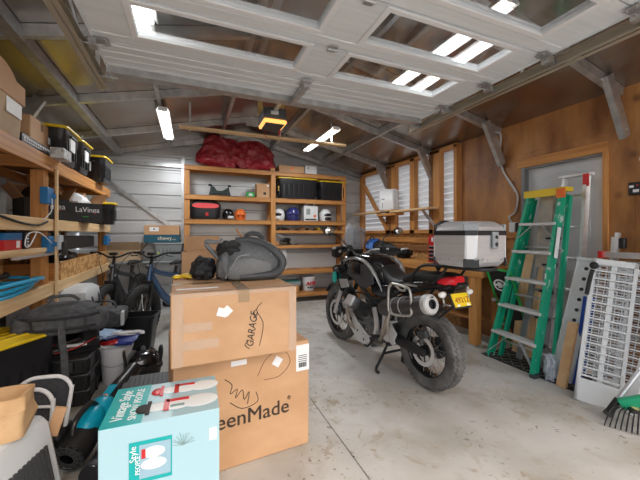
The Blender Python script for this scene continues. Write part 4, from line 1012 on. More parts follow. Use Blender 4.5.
# engine
b = B().loft([(.42,0,.38,.11,.12,.6),(.5,0,.38,.15,.17,.6),(.62,0,.4,.165,.2,.55),(.78,0,.4,.16,.2,.55),(.92,0,.42,.14,.16,.6),(1.0,0,.44,.1,.1,.7)],28)
b.done('crankcase', mat('cast_grey_alloy',(.09,.09,.092),.45,.6,col2=(.16,.16,.16),sc=(18,18,18)), mc, ang=50)
ENG = MATS['cast_grey_alloy']
for s in (-1,1):
    d = V((.08,s*.82,.57)).normalized(); o = V((.8,s*.09,.5))
    b = B(); q = d.to_track_quat('Z','Y').to_matrix()
    b.cyl(o,o+d*.17,.05,n=20)
    for k in range(8): b.box(o+d*(.03+k*.018),(.15,.125,.006),q)
    b.done('cylinder', ENG, mc)
    b = B().box(o+d*.215,(.16,.13,.07),q); b.done('cylinder_head', ENG, mc, bev=.018)
    b = B().box(o+d*.262,(.15,.12,.035),q); b.done('valve_cover', SILV, mc, bev=.014)
    B().tube([o+d*.16+V((.06,0,-.05)),o+V((.2,s*.13,-.0)),o+V((.17,s*.1,-.16)),V((.7,s*.1,.22)),V((.45,s*.14,.26))],.021,12).done('header_pipe', mat('header_steel',(.42,.36,.3),.3,.9), mc)
    B().cyl(o+V((-.07,0,.05)),o+V((-.17,-s*.03,.12)),.035,.03).done('intake_boot', BLKR, mc)
    B().tube([(1.05,s*.09,.6),(1.02,s*.2,.48),(.93,s*.26,.4),(.8,s*.22,.27),(.74,s*.16,.25)],.012,10).done('crash_bar', BLKM, mc) if s < 0 else None
B().cyl((.98,0,.44),(1.05,0,.44),.085,.07,28).done('alternator_cover', ENG, mc)
B().prism([(1.09,.5),(1.02,.32),(.86,.2),(.66,.17),(.66,.15),(.88,.17),(1.06,.3),(1.13,.49)],(0,-.14,0),(1,0,0),(0,0,1),(0,1,0),.28).done('skid_plate', SILV, mc, bev=.004)
b = B().prism([(1.13,.54),(1.02,.56),(.86,.4),(.66,.3),(.62,.18),(.86,.19),(1.05,.33)],(0,.175,0),(1,0,0),(0,0,1),(0,1,0),.008); b.done('skid_plate_side', SILV, mc, bev=.003)
b = B()
for x,z in ((.98,.4),(.86,.3),(.74,.235)): b.cyl((x,.182,z),(x,.186,z),.012,n=12)
b.done('skid_bolt', BLKM, mc)
for s in (-1,1):
    y = s*.16
    o = B().cyl((.62,y-s*.02,.42),(.62,y+s*.03,.42),.1,.09,28).done('clutch_cover', ENG, mc)
    b = B()
    for k in range(8): b.cyl((.62+.085*math.cos(k*PI/4),y+s*.02,.42+.085*math.sin(k*PI/4)),(.62+.085*math.cos(k*PI/4),y+s*.035,.42+.085*math.sin(k*PI/4)),.007,n=6)
    b.done('cover_bolt', CHR, o)
    B().box((.86,s*.15,.36),(.14,.05,.1)).done('lower_cover', ENG, mc, bev=.015)
    B().cyl((.6,s*.12,.66),(.74,s*.13,.66),.038,n=18).done('throttle_body', ENG, mc)
    B().tube([(.95,s*.15,.62),(.9,s*.19,.7),(.75,s*.19,.72),(.62,s*.17,.66),(.58,s*.17,.55)],.008,8).done('hose', BLKR, mc)
    B().tube([(1.0,s*.12,.5),(.96,s*.2,.58),(.84,s*.22,.6)],.007,8).done('hose', BLKR, mc)
    B().box((.5,s*.15,.55),(.12,.03,.09)).done('electrics_box', BLK, mc, bev=.008)
# frame
for s in (-1,1):
    B().tube([(1.2,s*.04,.92),(1.02,s*.13,.86),(.72,s*.15,.72),(.5,s*.14,.6),(.42,s*.13,.42)],.019,10).done('main_frame', BLKM, mc)
    B().tube([(.62,s*.13,.66),(.3,s*.14,.79),(-.05,s*.13,.93),(-.24,s*.1,.97)],.013,10).done('subframe_rail', BLKM, mc)
    B().tube([(.44,s*.13,.46),(.25,s*.15,.66),(.05,s*.14,.88)],.013,10).done('subframe_strut', BLKM, mc)
    B().prism([(.5,.34),(.56,.3),(.47,.42),(.42,.62),(.36,.65),(.31,.62),(.36,.5),(.3,.4),(.26,.33),(.3,.3),(.38,.34)],(0,s*.155-(.012 if s < 0 else 0),0),(1,0,0),(0,0,1),(0,1,0),.014).done('footrest_plate', SILV, mc, bev=.004)
    B().tube([(.53,s*.185,.34),(.5,s*.195,.45),(.53,s*.19,.56),(.56,s*.18,.6)],.026,10).done('frame_casting', SILV, mc)
    B().prism([(.42,.36),(.34,.33),(.24,.36),(.2,.44),(.26,.5),(.34,.62),(.4,.6)],(0,s*.19-(.012 if s < 0 else 0),0),(1,0,0),(0,0,1),(0,1,0),.016).done('heel_guard', SILV, mc, bev=.005)
    B().cyl((.46,s*.16,.35),(.47,s*.26,.345),.014,n=12).box((.47,s*.235,.355),(.05,.07,.014)).done('rider_footrest', BLKM, mc)
    B().tube([(.36,s*.16,.62),(.24,s*.18,.6),(.2,s*.22,.56)],.012).box((.19,s*.25,.565),(.035,.07,.014)).done('passenger_footrest', SILV, mc)
    B().tube([(.62,s*.16,.3),(.66,s*.17,.29),(.72,s*.18,.3)],.008,8).cyl((.72,s*.18,.3),(.72,s*.22,.3),.009,n=8).done('foot_lever', SILV, mc)
B().cyl((.12,-.03,.75),(.3,-.05,.42),.03,n=16).done('rear_shock', DKG, mc)
b = B(); pts = []
for k in range(60): a = k*.65; u = k/59; pts.append((.13+.14*u+.045*math.cos(a),-.03-.02*u+.045*math.sin(a),.73-.26*u))
b.sweep(pts,.006,6).done('shock_spring', RED, mc)
# exhaust on the left
B().tube([(.5,.15,.3),(.4,.2,.38),(.3,.235,.52),(.24,.245,.63),(.18,.25,.665)],.027,12).done('exhaust_link', mat('header_steel',(.42,.36,.3),.3,.9), mc)
mu = [(.3,.245,.665),(.26,.25,.67),(.0,.25,.735),(-.3,.25,.81)]
B().sweep([V(p) for p in [(.36,.245,.65),(.33,.247,.657),(.28,.255,.67),(.04,.265,.735),(-.24,.27,.805)]],[.035,.062,.076,.078,.078],28).done('muffler', mat('dark_exhaust_coat',(.055,.05,.05),.42,.3), mc)
dx = V((-.3,0,.075)).normalized(); e = V((-.24,.27,.805))
B().lathe([(.079,-.01),(.081,.0),(.079,.03),(.068,.042),(.04,.045),(.036,.045),(.034,-.0),(0,-.0)],e,dx,32).done('muffler_end_cap', mat('satin_end_cap',(.5,.5,.49),.4,.3), mc, ang=20)
b = B(); b.lathe([(.03,.046),(.037,.05),(.037,.03),(.03,.0)],e,dx,24,closed=True); b.lathe([(0,.02),(.03,.02)],e,dx,24); b.done('outlet', BLK, mc)
b = B()
q = dx.to_track_quat('Z','Y').to_matrix()
for z in (.054,-.054): b.box(e+dx*.044+V((0,0,z)),(.02,.012,.004),q)
b.done('end_cap_slot', INK, mc)
for t_ in (.08,.14): 
    p = V((.04+.2-t_*1.6,.266,.735-.05+t_*.4)); B().lathe([(.08,-.005),(.083,-.005),(.083,.005),(.08,.005)],p,dx,28,closed=True).done('clamp_band', SILV, mc)
# pannier frames
for s in (-1,1):
    y = s*.335
    b = B().tube([(.13,y,.9),(.1,y,.925),(-.04,y,.92),(-.11,y,.9),(-.13,y,.76),(-.1,y,.695),(.1,y,.665),(.15,y,.7),(.15,y,.86)],.0105,10,closed=True)
    b.tube([(.0,s*.14,.9),(.0,y*.8,.925),(.0,y,.922)],.01,8).tube([(.13,y,.68),(.2,y-.03*s,.54),(.3,s*.2,.36),(.33,s*.17,.33)],.0095,8)
    b.tube([(.07,y,.924),(.04,y-s*.03,.88),(-.02,y-s*.03,.88),(-.05,y,.92)],.009,8)
    b.done('pannier_frame', mat('champagne_silver',(.58,.56,.52),.3,.7), mc)
# seat, tank, panels
B().loft([(-.3,0,.985,.1,.03,.7),(-.2,0,.99,.125,.045,.7),(-.02,0,.975,.14,.05,.65),(.12,0,.96,.145,.05,.65),(.19,0,.93,.145,.045,.65)],28).done('pillion_seat', BLKR, mc, ang=50)
B().loft([(.17,0,.9,.15,.055,.65),(.25,0,.875,.155,.055,.62),(.38,0,.875,.145,.065,.62),(.48,0,.92,.125,.08,.65),(.56,0,.99,.1,.07,.7),(.62,0,1.05,.08,.04,.7)],28).done('rider_seat', mat('seat_vinyl',(.025,.025,.026),.5,bump=.05,sc=(60,60,60)), mc, ang=50)
B().loft([(.46,0,.86,.1,.08,.7),(.54,0,.92,.14,.13,.7),(.64,0,.955,.19,.165,.65),(.78,0,.97,.215,.175,.62),(.92,0,.97,.215,.165,.62),(1.06,0,.96,.18,.13,.65),(1.16,0,.95,.12,.09,.7)],36).done('fuel_tank', BLKG, mc, ang=60)
B().cyl((.78,0,1.14),(.775,0,1.155),.045,n=24).done('fuel_cap', DKG, mc)
SIL2 = mat('silver_tank_stripe',(.5,.5,.49),.3,.5)
for s in (-1,1):
    y = s*.2; w = .022
    B().prism([(.86,.84),(1.04,.9),(1.02,.98),(.86,1.04),(.66,1.03),(.56,.95),(.54,.85),(.68,.78)],(0,y-w/2,0),(1,0,0),(0,0,1),(0,1,0),w).done('knee_panel', DKG, mc, bev=.01)
    ty = s*.225
    B().sweep(smooth([(1.18,s*.16,1.0),(1.02,ty,1.065),(.82,ty,1.09),(.64,ty*.93,1.045),(.53,s*.18,.92),(.47,s*.15,.78)],5),[.012]*3+[.026]*17+[.018]*3+[.01]*3,10,flat=.6).done('tank_stripe', SIL2, mc, ang=60)
    # fairing wings
    B().prism([(1.3,.98),(1.12,1.0),(1.02,.86),(1.06,.78),(1.18,.74),(1.36,.86),(1.4,.94)],(0,s*.19-.012,0),(1,0,0),(0,0,1),(0,1,0),.024).done('fairing_wing', BLKG, mc, bev=.01)
    B().prism([(1.2,.82),(1.02,.84),(.98,.76),(1.14,.72)],(0,s*.215-.008,0),(1,0,0),(0,0,1),(0,1,0),.014).done('fairing_accent', SILV, mc, bev=.004)
    B().prism([(.66,.84),(.3,.86),(.2,.8),(.5,.72),(.64,.74)],(0,s*.15-.008,0),(1,0,0),(0,0,1),(0,1,0),.016).done('side_panel', BLKG, mc, bev=.008)
    B().loft([(-.3,s*.09,.94,.02,.02,.8),(-.1,s*.13,.92,.022,.045,.8),(.1,s*.14,.88,.022,.055,.8),(.28,s*.145,.83,.02,.04,.8)],16).done('tail_panel', BLKG, mc)
# front end
for s in (-1,1):
    B().cyl((1.49,s*.095,.35),(1.33,s*.1,.66),.03,.03,18).done('fork_lower', SILV, mc)
    B().cyl((1.33,s*.1,.66),(1.13,s*.1,1.06),.025,n=18).done('fork_tube', BLKM, mc)
B().box((1.16,0,.99),(.07,.26,.03),M.Rotation(-.4,3,'Y')).box((1.24,0,.82),(.07,.26,.04),M.Rotation(-.4,3,'Y')).done('triple_clamp', BLKM, mc, bev=.008)
b = B()
R0 = .385
pts = [(1.51+R0*math.cos(a),0,.345+R0*math.sin(a)) for a in [R(x) for x in (35,55,75,95,115,135,150)]]
b.sweep(smooth(pts,3),.062,14,flat=.22)
b.done('front_mudguard', BLK, mc)
B().sweep(smooth([(.31*math.cos(a)*1.25,0,.338+.31*math.sin(a)*1.25) for a in [R(x) for x in (112,100,85,65,45)]],3),.08,14,flat=.15).done('rear_hugger', BLK, mc)
B().sph((1.33,0,.98),(.09,.11,.1),24,14).done('headlamp', BLKG, mc)
for s in (-1,1): B().sph((1.38,s*.05,.98),(.045,.045,.045),16,10).done('headlamp_lens', CLR, mc)
B().prism([(-.15,0),(.15,0),(.17,.18),(.13,.36),(0,.4),(-.13,.36),(-.17,.18)],(1.3,0,1.09),(0,1,0),V((-.45,0,.9)).normalized(),(1,0,0),.005).done('windscreen', SMOKE, mc)
B().box((1.18,0,1.12),(.03,.2,.11),M.Rotation(-.6,3,'Y')).done('instrument_display', BLK, mc, bev=.01)
hb = B().tube([(.84,.42,1.165),(.92,.27,1.175),(1.03,.14,1.16),(1.08,.06,1.11),(1.08,-.06,1.11),(1.03,-.14,1.16),(.92,-.27,1.175),(.84,-.42,1.165)],.013,10).done('handlebar', SILV, mc)
for s in (-1,1):
    B().cyl((.91,s*.29,1.174),(.845,s*.41,1.166),.018,n=14).done('grip', BLKR, mc)
    B().box((.945,s*.235,1.18),(.06,.07,.05)).done('switch_pod', BLK, mc, bev=.008)
    B().tube([(.98,s*.2,1.17),(1.02,s*.28,1.165),(.94,s*.41,1.155)],.007,8).done('lever', BLKM, mc)
    B().loft([(-.13,0,0,.04,.02,.5),(-.06,0,0,.075-.015*s,.03,.45),(.05,0,0,.085-.02*s,.035,.45),(.13,0,0,.03,.02,.5)],18).xf(M.Translation((1.02,s*.34,1.15))@M.Rotation(s*R(-52)+PI/2*0,4,'Z')@M.Rotation(PI/2,4,'X')).done('hand_guard', BLK, mc, ang=50)
    B().tube([(.96,s*.24,1.2),(1.02,s*.3,1.3),(1.02,s*.42,1.36)],.006,8).done('mirror_stalk', BLKM, mc)
    my = s*.46-(.06 if s < 0 else 0)
    mr = B().sph((1.01,my,1.385),(.03,.07,.05),20,12).done('mirror', BLKG, mc)
    B().sph((.99,my,1.385),(.015,.06,.042),20,12).done('mirror_glass', CHR, mr)
    B().tube([(1.2,s*.14,.93),(1.22,s*.2,.93)],.009).sph((1.22,s*.24,.93),(.03,.035,.025),14,10).done('front_indicator', DKG, mc)
B().sph((.87,.33,1.21),(.05,.035,.02)).done('lever_cover', BLK, mc)
B().box((1.06,.2,1.19),(.1,.1,.07)).done('phone_mount', BLK, mc, bev=.008)
for k,p in enumerate(([(1.02,.12,1.16),(1.2,.16,1.14),(1.24,.12,.98),(1.16,.08,.8)],[(1.02,-.12,1.16),(1.2,-.16,1.12),(1.22,-.12,.95)],[(1.0,.2,1.15),(1.15,.22,1.05),(1.1,.15,.9),(1.3,.11,.6),(1.4,.1,.47)])):
    B().tube(p,.006,6).done('cable', BLKR, mc)
B().sph((1.28,.23,.83),(.03,.03,.07)).done('turquoise_tag', mat('turquoise_tag_plastic',(.02,.45,.36),.4), mc)
# stand
for s in (-1,1):
    fw = s*(.23 if s > 0 else .16); B().tube([(.42,s*.11,.32),(.48,s*.13,.16),(.5,fw-s*.03,.03)],.014,10,sm=2).tube([(.5,fw-s*.03,.03),(.46,fw,.016),(.42,fw+s*.005,.014)],.013,10).done('centre_stand_leg', BLKM, mc)
B().cyl((.465,-.135,.17),(.465,.135,.17),.012).done('centre_stand_brace', BLKM, mc)
B().tube([(.6,.17,.27),(.64,.2,.2),(.7,.2,.19)],.011).done('side_stand', BLKM, mc)
# tail
B().prism([(-.14,.96),(-.3,.99),(-.36,.95),(-.3,.9),(-.14,.87)],(0,-.06,0),(1,0,0),(0,0,1),(0,1,0),.12).done('tail_unit', BLK, mc, bev=.01)
B().loft([(-.2,.02,.965,.11,.03,.7),(-.27,.03,.975,.1,.042,.7),(-.33,.03,.985,.06,.035,.7)],24).done('tail_light', REDL, mc)
B().bar((-.2,0.02,.92),(-.33,.03,.78),.07,.014).done('plate_bracket', BLK, mc, bev=.003)
B().bar((-.1,.03,.62),(-.33,.03,.82),.012,.012).done('bracket_stay', BLKM, mc)
pr = M.Translation((-.35,.035,.84))@M.Rotation(R(-90),4,'Z')@M.Rotation(R(62),4,'X')
pb = B().box((0,0,-.006),(.2,.13,.01)).xf(pr).done('plate_holder', BLK, mc, bev=.003)
lp = B().box((0,0,.001),(.18,.105,.003)).xf(pr).done('licence_plate', mat('yellow_plate',(.85,.62,.02),.35), mc, bev=.001)
o = text('4921Z',.06,(0,0,0),(0,0,0),mat('plate_print',(.45,.12,.02),.5),mc,'plate_lettering',bold=.0012); o.matrix_local = pr@M.Translation((0.01,-.004,.0034))
B().box((-.05,-.042,.004),(.03,.016,.001)).box((.055,-.042,.004),(.03,.016,.001)).xf(pr).done('plate_sticker', WHTP, mc)
for s in (-1,1): B().tube([(-.27,s*.03,.87),(-.27,s*.13,.875)],.008).done('indicator_stalk', BLKM, mc); B().sph((-.275,s*.155,.875),(.025,.04,.025),16,10).done('rear_indicator', mat('clear_lens',(.8,.78,.74),.15,coat=.5), mc)
# rack and case
b = B().bb(-.57,-.02,-.08,.08,1.065,1.075)
for s in (-1,1): b.tube([(.02,s*.12,1.02),(-.1,s*.13,1.07),(-.4,s*.13,1.075),(-.56,s*.1,1.075),(-.6,0,1.075)],.012,8); b.tube([(-.02,s*.13,1.04),(.03,s*.14,.98),(.06,s*.13,.9)],.011,8); b.tube([(-.3,s*.12,1.06),(-.22,s*.12,.97),(-.16,s*.12,.92)],.011,8)
b.bb(-.5,-.45,-.13,.13,1.065,1.08).bb(-.2,-.15,-.13,.13,1.065,1.08)
lr = b.done('luggage_rack', BLKM, mc, bev=.002); lr.location = (0,.02,.022)
def octo(x0,x1,w,c): return [(x0+c,-w),(x1-c,-w),(x1,-w+c),(x1,w-c),(x1-c,w),(x0+c,w),(x0,w-c),(x0,-w+c)]
def ring(secs, nm, m, par, bev=.004):
    b = B(); rs = []
    for z,(x0,x1,w,c) in secs: rs.append([b.bm.verts.new((p[0],p[1],z)) for p in octo(x0,x1,w,c)])
    for P_,Q_ in zip(rs,rs[1:]):
        for k in range(8): b.bm.faces.new((P_[k],P_[(k+1)%8],Q_[(k+1)%8],Q_[k]))
    b.bm.faces.new(rs[0]); b.bm.faces.new(rs[-1][::-1]); return b.done(nm, m, par, bev=bev, ang=20)
X0,X1,WC = -.61,-.23,.21
CU,CL = .03,.025
CASE = mat('brushed_aluminium', (.6,.61,.62), .36, .55, col2=(.66,.67,.68), sc=(3,3,60))
tc_ = ring([(1.088,(X0+.04,X1-.03,WC-.03,.05)),(1.125,(X0+.008,X1-.005,WC-.004,.055)),(1.315,(X0,X1,WC,.055))],'top_case',CASE,mc)
ring([(1.312,(X0-.004,X1+.004,WC+.004,.057)),(1.345,(X0-.004,X1+.004,WC+.004,.057))],'case_band',BLK,tc_)
ring([(1.345,(X0,X1,WC,.055)),(1.375,(X0+.01,X1-.01,WC-.008,.055)),(1.41,(X0+.05,X1-.05,WC-.05,.06)),(1.414,(X0+.07,X1-.07,WC-.07,.06))],'case_lid',CASE,tc_)
for sx,x in ((-1,X0),(1,X1)):
    for s in (-1,1):
        c = V((x-sx*.028,s*(WC-.028),0)); q = M.Rotation(math.atan2(s,sx),3,'Z')
        B().box(c+V((0,0,1.12)),(.012,.1,.06),q).done('corner_guard', BLK, tc_, bev=.005)
        B().box(c+V((0,0,1.225)),(.006,.062,.16),q).done('corner_strip', WHT, tc_, bev=.002)
        B().box(c+V((-sx*.006,-s*.006,1.368)),(.018,.1,.05),q).done('corner_guard', GRY if sx < 0 else BLK, tc_, bev=.006)
B().box((X0-.012,-.015,1.32),(.02,.06,.035)).box((X0-.014,-.015,1.27),(.018,.055,.1)).done('case_latch', GRY, tc_, bev=.005)
B().cyl((X0-.02,-.015,1.3),(X0-.027,-.015,1.3),.012).cyl((X0-.02,-.015,1.25),(X0-.027,-.015,1.25),.014).done('lock_button', BLK, tc_)
b = B()
for y in (-.15,-.1,.05,.1,.15): b.sph((X0-.002,y,1.14),(.003,.005,.005),8,6)
for x in (-.5,-.42,-.34): b.sph((x,WC+.001,1.14),(.005,.003,.005),8,6)
b.done('rivet', GRY, tc_)
B().box((X0-.003,.14,1.15),(.004,.1,.012)).done('rear_strip', GRY, tc_)

tc_.location = (0,.04,.028)
# ------------------------------------------------------------------ workbench and right side
t = thing('workbench','orange lumber workbench along the right wall','workbench',(0,0,0))
BX0,BX1,BY0,BY1,BZ = 3.14,3.6,2.72,5.9,.95
B().bb(BX0,BX1,BY0,BY1,BZ-.03,BZ).done('bench_top', mat('orange_board',(.58,.25,.06),.45,col2=(.7,.36,.11),sc=(20,1.5,20),det=3), t, bev=.003)
B().bb(BX0,BX0+.04,BY0,BY1,BZ-.12,BZ-.032).done('apron', WY, t, bev=.003)
B().bb(BX0+.04,BX1,BY0,BY0+.04,BZ-.11,BZ-.032).done('end_apron', DARKW, t, bev=.003)
for y in (2.85,4.3,5.8):
    B().bb(BX0+.0,BX0+.1,y-.05,y+.05,0 if y > 3 else .02,BZ-.125).done('leg', WZ, t, bev=.004)
    B().bb(BX1-.09,BX1,y-.045,y+.045,0,BZ-.04).done('leg', WZ, t, bev=.004)
B().bb(BX0,BX0+.1,2.8,2.9,0,.02).done('foot_plate', GALV, t)
B().bb(BX0+.1,BX0+.13,2.86,5.75,.5,.85).done('lower_panel', DARKW, t)
B().bb(BX0+.12,BX1-.02,2.9,5.75,.28,.3).done('lower_shelf', PLY, t)
t = thing('tool_chest','small red tool chest with black drawers on the workbench','tool chest',(3.32,3.52,BZ),-PI/2+R(16))
B().box((0,0,.19),(.3,.26,.38)).done('chest_body', RED, t, bev=.008)
for k in range(4):
    d = B().box((0,-.134,.05+k*.055),(.26,.012,.042)).done('drawer', BLK, t, bev=.003)
    B().box((0,-.145,.065+k*.055),(.25,.01,.008)).done('pull', ALU, d)
B().box((-.08,-.132,.32),(.03,.004,.06)).done('label', WHTP, t)
hh = thing('black_helmet','round black helmet on top of the red tool chest','helmet',(3.3,3.47,BZ+.38),0)
B().lathe([(0,.21),(.06,.2),(.1,.165),(.125,.1),(.128,.05),(.12,0),(.11,0),(.1,.1),(0,.19)],n=32).done('shell', mat('satin_black',(.03,.03,.032),.5), hh); B().sph((-.11,0,.06),(.03,.06,.03)).done('peak', BLK, hh)
# things on bench, far
BB2 = mat('bright_blue_paint',(.02,.12,.42),.4)
t = thing('sports_bag','blue and black sports bag with straps at the far end of the workbench','bag',(3.36,5.35,BZ),R(75))
B().sph((0,0,.14),(.34,.15,.14),32,20,amp=.3,fr=2.4,seed=11,ex=.8).done('bag_body', mat('black_sport_cloth',(.02,.02,.024),.6,bump=.5,sc=(12,12,12)), t, ang=40)
for k,(x,r_) in enumerate(((-.16,.5),(-.02,.6),(.14,.4))): B().sweep(smooth([(x-.1,.16,.12),(x-.05,.12,.24),(x,.0,.3),(x+.04,-.02,.28)],4),.03,8,flat=.4).done('blue_panel', BB2, t)
B().tube([(-.2,.1,.2),(-.1,.06,.33),(.1,.06,.34),(.2,.1,.2)],.012,8).done('handle', BLK, t)
t = thing('work_gloves','black folded gloves with white trim lying on the bench near the middle of its length','gloves',(3.32,4.4,BZ),.3)
B().sph((0,0,.07),(.16,.12,.07),24,14,amp=.5,fr=2.5,seed=5).done('glove_body', BLKR, t); B().sph((.1,.05,.14),(.08,.05,.025),amp=.4).done('white_cuff', WHTP, t)
t = thing('paint_can','black spray can standing at the far end of the bench','can',(3.24,4.8,BZ)); B().cyl((0,0,0),(0,0,.18),.033,n=20).done('can_body', BB2, t); B().cyl((0,0,.18),(0,0,.22),.018,n=14).done('cap', BLK, t)
t['label'] = 'small blue can standing on the workbench in front of the sports bag'
tag(B().sph((3.12,6.0,1.32),(.1,.06,.26),20,14,amp=.3,fr=2,seed=4).done('plastic_bag', CLR),'clear hanging plastic bag on the right post of the back shelving','bag')
# plank and dispenser
t = thing('wall_plank','long pale plank shelf crossing the window studs','shelf',(0,0,0))
B().bb(3.34,3.54,3.85,4.85,1.735,1.765).bb(3.34,3.56,4.8,6.25,1.765,1.795).done('plank', PY, t, bev=.003)
b = B().bar((3.38,4.02,1.73),(3.56,3.88,1.42),.05,.012,(0,1,0)); b.done('bracket', GALV, t)
B().bb(3.36,3.54,4.7,5.3,1.69,1.734).done('cleat', WX, t)
tag(B().box((3.44,6.1,1.78-.03),(.03,.1,.03)).done('cleat_block', WX),'x','x')
bpy.data.objects.remove(bpy.data.objects['cleat_block'])
t = thing('towel_dispenser','white plastic dispenser standing on the plank in front of the studs','dispenser',(3.44,5.02,1.796),R(-62))
B().loft([(0,0,0,.15,.1,.25),(.02,0,0,.155,.105,.25),(.36,0,0,.155,.1,.3),(.385,0,.01,.14,.085,.35)],32,'z').done('dispenser_body', WHT, t, ang=50)
B().box((-.06,-.105,.2),(.06,.006,.012)).done('window_slot', DKG, t); B().box((-.07,-.105,.08),(.012,.004,.1)).done('sight_line', GRY, t)
# outlet, cable, control
t = thing('outlet_box','white electrical outlet box on the plywood beside the silver top case','outlet',(XR-.025,2.68,1.43))
B().box((0,0,0),(.05,.075,.12)).done('box_body', WHT, t, bev=.004); B().box((-.01,-.07,0),(.035,.05,.11)).done('black_cover', BLK, t, bev=.004)
t = thing('power_cable','pale grey cable running down the plywood to the outlet box','cable')
B().tube([(3.5,2.84,2.62),(3.6,2.83,2.6),(3.63,2.86,2.4),(3.63,2.82,2.15),(3.635,2.7,1.95),(3.635,2.63,1.8),(3.635,2.66,1.62),(3.63,2.74,1.56),(3.63,2.7,1.49)],.009,8).tube([(3.52,2.86,2.62),(3.62,2.87,2.5),(3.635,2.85,2.2),(3.635,2.76,2.02),(3.635,2.66,1.86)],.006,8).done('cable_run', LGRY, t)
tag(B().tube([(3.63,2.69,1.37),(3.63,2.79,1.3),(3.63,2.8,1.1),(3.55,2.75,.97),(3.4,2.74,.96)],.006,8).done('cord', CARD),'brown cord from the outlet box down to the workbench','cord')
t = thing('wall_control','small black wall control with white buttons on the plywood at the right','wall control',(XR-.012,1.545,1.75))
B().box((0,0,0),(.024,.09,.115)).done('control_body', BLK, t, bev=.006); B().box((-.013,.02,.02),(.004,.03,.02)).box((-.013,-.01,-.02),(.004,.04,.025)).done('button', WHT, t); B().box((-.013,-.02,.03),(.004,.012,.012)).done('indicator', RED, t)
tag(B().cyl((XR-.045,1.46,2.0),(XR,1.46,2.0),.045,n=20).done('round_sensor', WHT, bev=.004),'round white sensor high on the plywood at the right edge','sensor')
tag(B().tube([(XR-.01,1.5,1.81),(XR-.01,1.46,1.86),(XR-.01,1.44,1.93)],.004,6).done('control_wire', WHTP),'thin white wire rising from the black wall control','wire')
# mat
t = thing('floor_mat','dark patterned rubber mat on the floor under the ladders','mat',(3.31,2.13,0),0)
B().bb(-.27,.27,-.52,.5,0,.008).done('mat_base', BLKR, t)
b = B()
for k in range(9):
    for j in range(17):
        if (k+j)%2: b.bar((-.25+k*.06,-.5+j*.058,.0095),(-.205+k*.06,-.46+j*.058,.0095),.012,.003)
        else: b.bar((-.205+k*.06,-.5+j*.058,.0095),(-.25+k*.06,-.46+j*.058,.0095),.012,.003)
b.done('raised_pattern', mat('mat_tan_pattern',(.2,.18,.15),.8), t)
# ladders
def V3(*a): return V(a)
t = thing('stepladder','paint-spattered green fibreglass stepladder folded against the door','stepladder')
bl,br = V3(3.07,2.56,0.0),V3(3.0,2.0,0.0); tl,tr = V3(3.42,2.34,1.76),V3(3.40,1.98,1.76)
def rail(b, p, q, w=.075, d=.03):
    ax = (q-p).normalized(); fr = V((0,1,0))
    b.bar(p,q,d*.25,w,(-1,0,.2)); o = V((0,d/2,0))
    return b
def chan(p0,p1,w,d,s,m,nm,par):               # channel rail: web plus two flanges
    p0,p1 = V(p0),V(p1); dr = (p1-p0).normalized(); side = V((0,1,0)); side = (side-dr*side.dot(dr)).normalized(); fw = dr.cross(side).normalized()
    b = B(); rot = M((side,dr,fw)).transposed(); L = (p1-p0).length; c = (p0+p1)/2
    b.box(c,(.005,L,w),rot)
    for k in (-1,1): b.box(c+fw*k*(w/2-.0025)+side*s*d/2,(d,L,.005),rot)
    return b.done(nm, m, par)
chan(bl,tl,.085,.032,-1,GRNF,'front_rail',t); chan(br,tr,.085,.032,1,GRNF,'front_rail',t)
for k in range(5):
    f = (.165+.165*k); z = f*1.76
    a = bl.lerp(tl,f); c = br.lerp(tr,f)
    st = B().bar(a+V((-.012,-.004,0)),c+V((-.012,.004,0)),.1,.028).done('step', mat('worn_step_alloy',(.62,.62,.61),.5,.3,col2=(.72,.72,.7),sc=(9,9,9)), t, bev=.003)
    if k in (0,4):
        dz = -.13 if k == 0 else -.09
        for P_,Q_,s in ((bl,tl,1),(br,tr,1)):
            e_ = a if P_ is bl else c; o_ = c if P_ is bl else a
            B().bar(P_.lerp(Q_,f+dz)+V((-.03,0,0)),e_.lerp(o_,.36)+V((-.04,0,-.015)),.028,.005).done('step_brace', ALU, st)
B().bar(tl+V((.02,.035,.03)),tr+V((.02,-.035,.03)),.12,.045).bar(tl+V((-.04,.035,.005)),tr+V((-.04,-.035,.005)),.012,.065).done('top_cap', YEL, t, bev=.008)
B().box(tr+V((-.055,.0,-.01)),(.01,.08,.09)).done('cap_sticker', ORG, t)
rb0,rb1 = V3(3.19,2.52,.0),V3(3.17,1.93,.0)
chan(rb0,tl+V((.07,0,-.03)),.05,.028,-1,GRNF,'rear_rail',t); chan(rb1,tr+V((.07,-.02,-.03)),.05,.028,1,GRNF,'rear_rail',t)
for f in (.1,.4,.7): B().bar(rb0.lerp(tl+V((.07,0,-.03)),f),rb1.lerp(tr+V((.07,0,-.03)),f),.018,.018).done('rear_brace', ALU, t)
for p in (bl,br): B().box(p+V((-.0,0,.018)),(.09,.05,.036)).done('rubber_foot', DKG, t, bev=.004)
B().box(br.lerp(tr,.72)+V((-.02,-.022,0)),(.05,.004,.3),M.Rotation(.19,3,'Y')).done('label', WHTP, t)
B().box(br.lerp(tr,.5)+V((-.0,-.0,0)),(.02,.004,.03)).done('rivet', ALU, t)
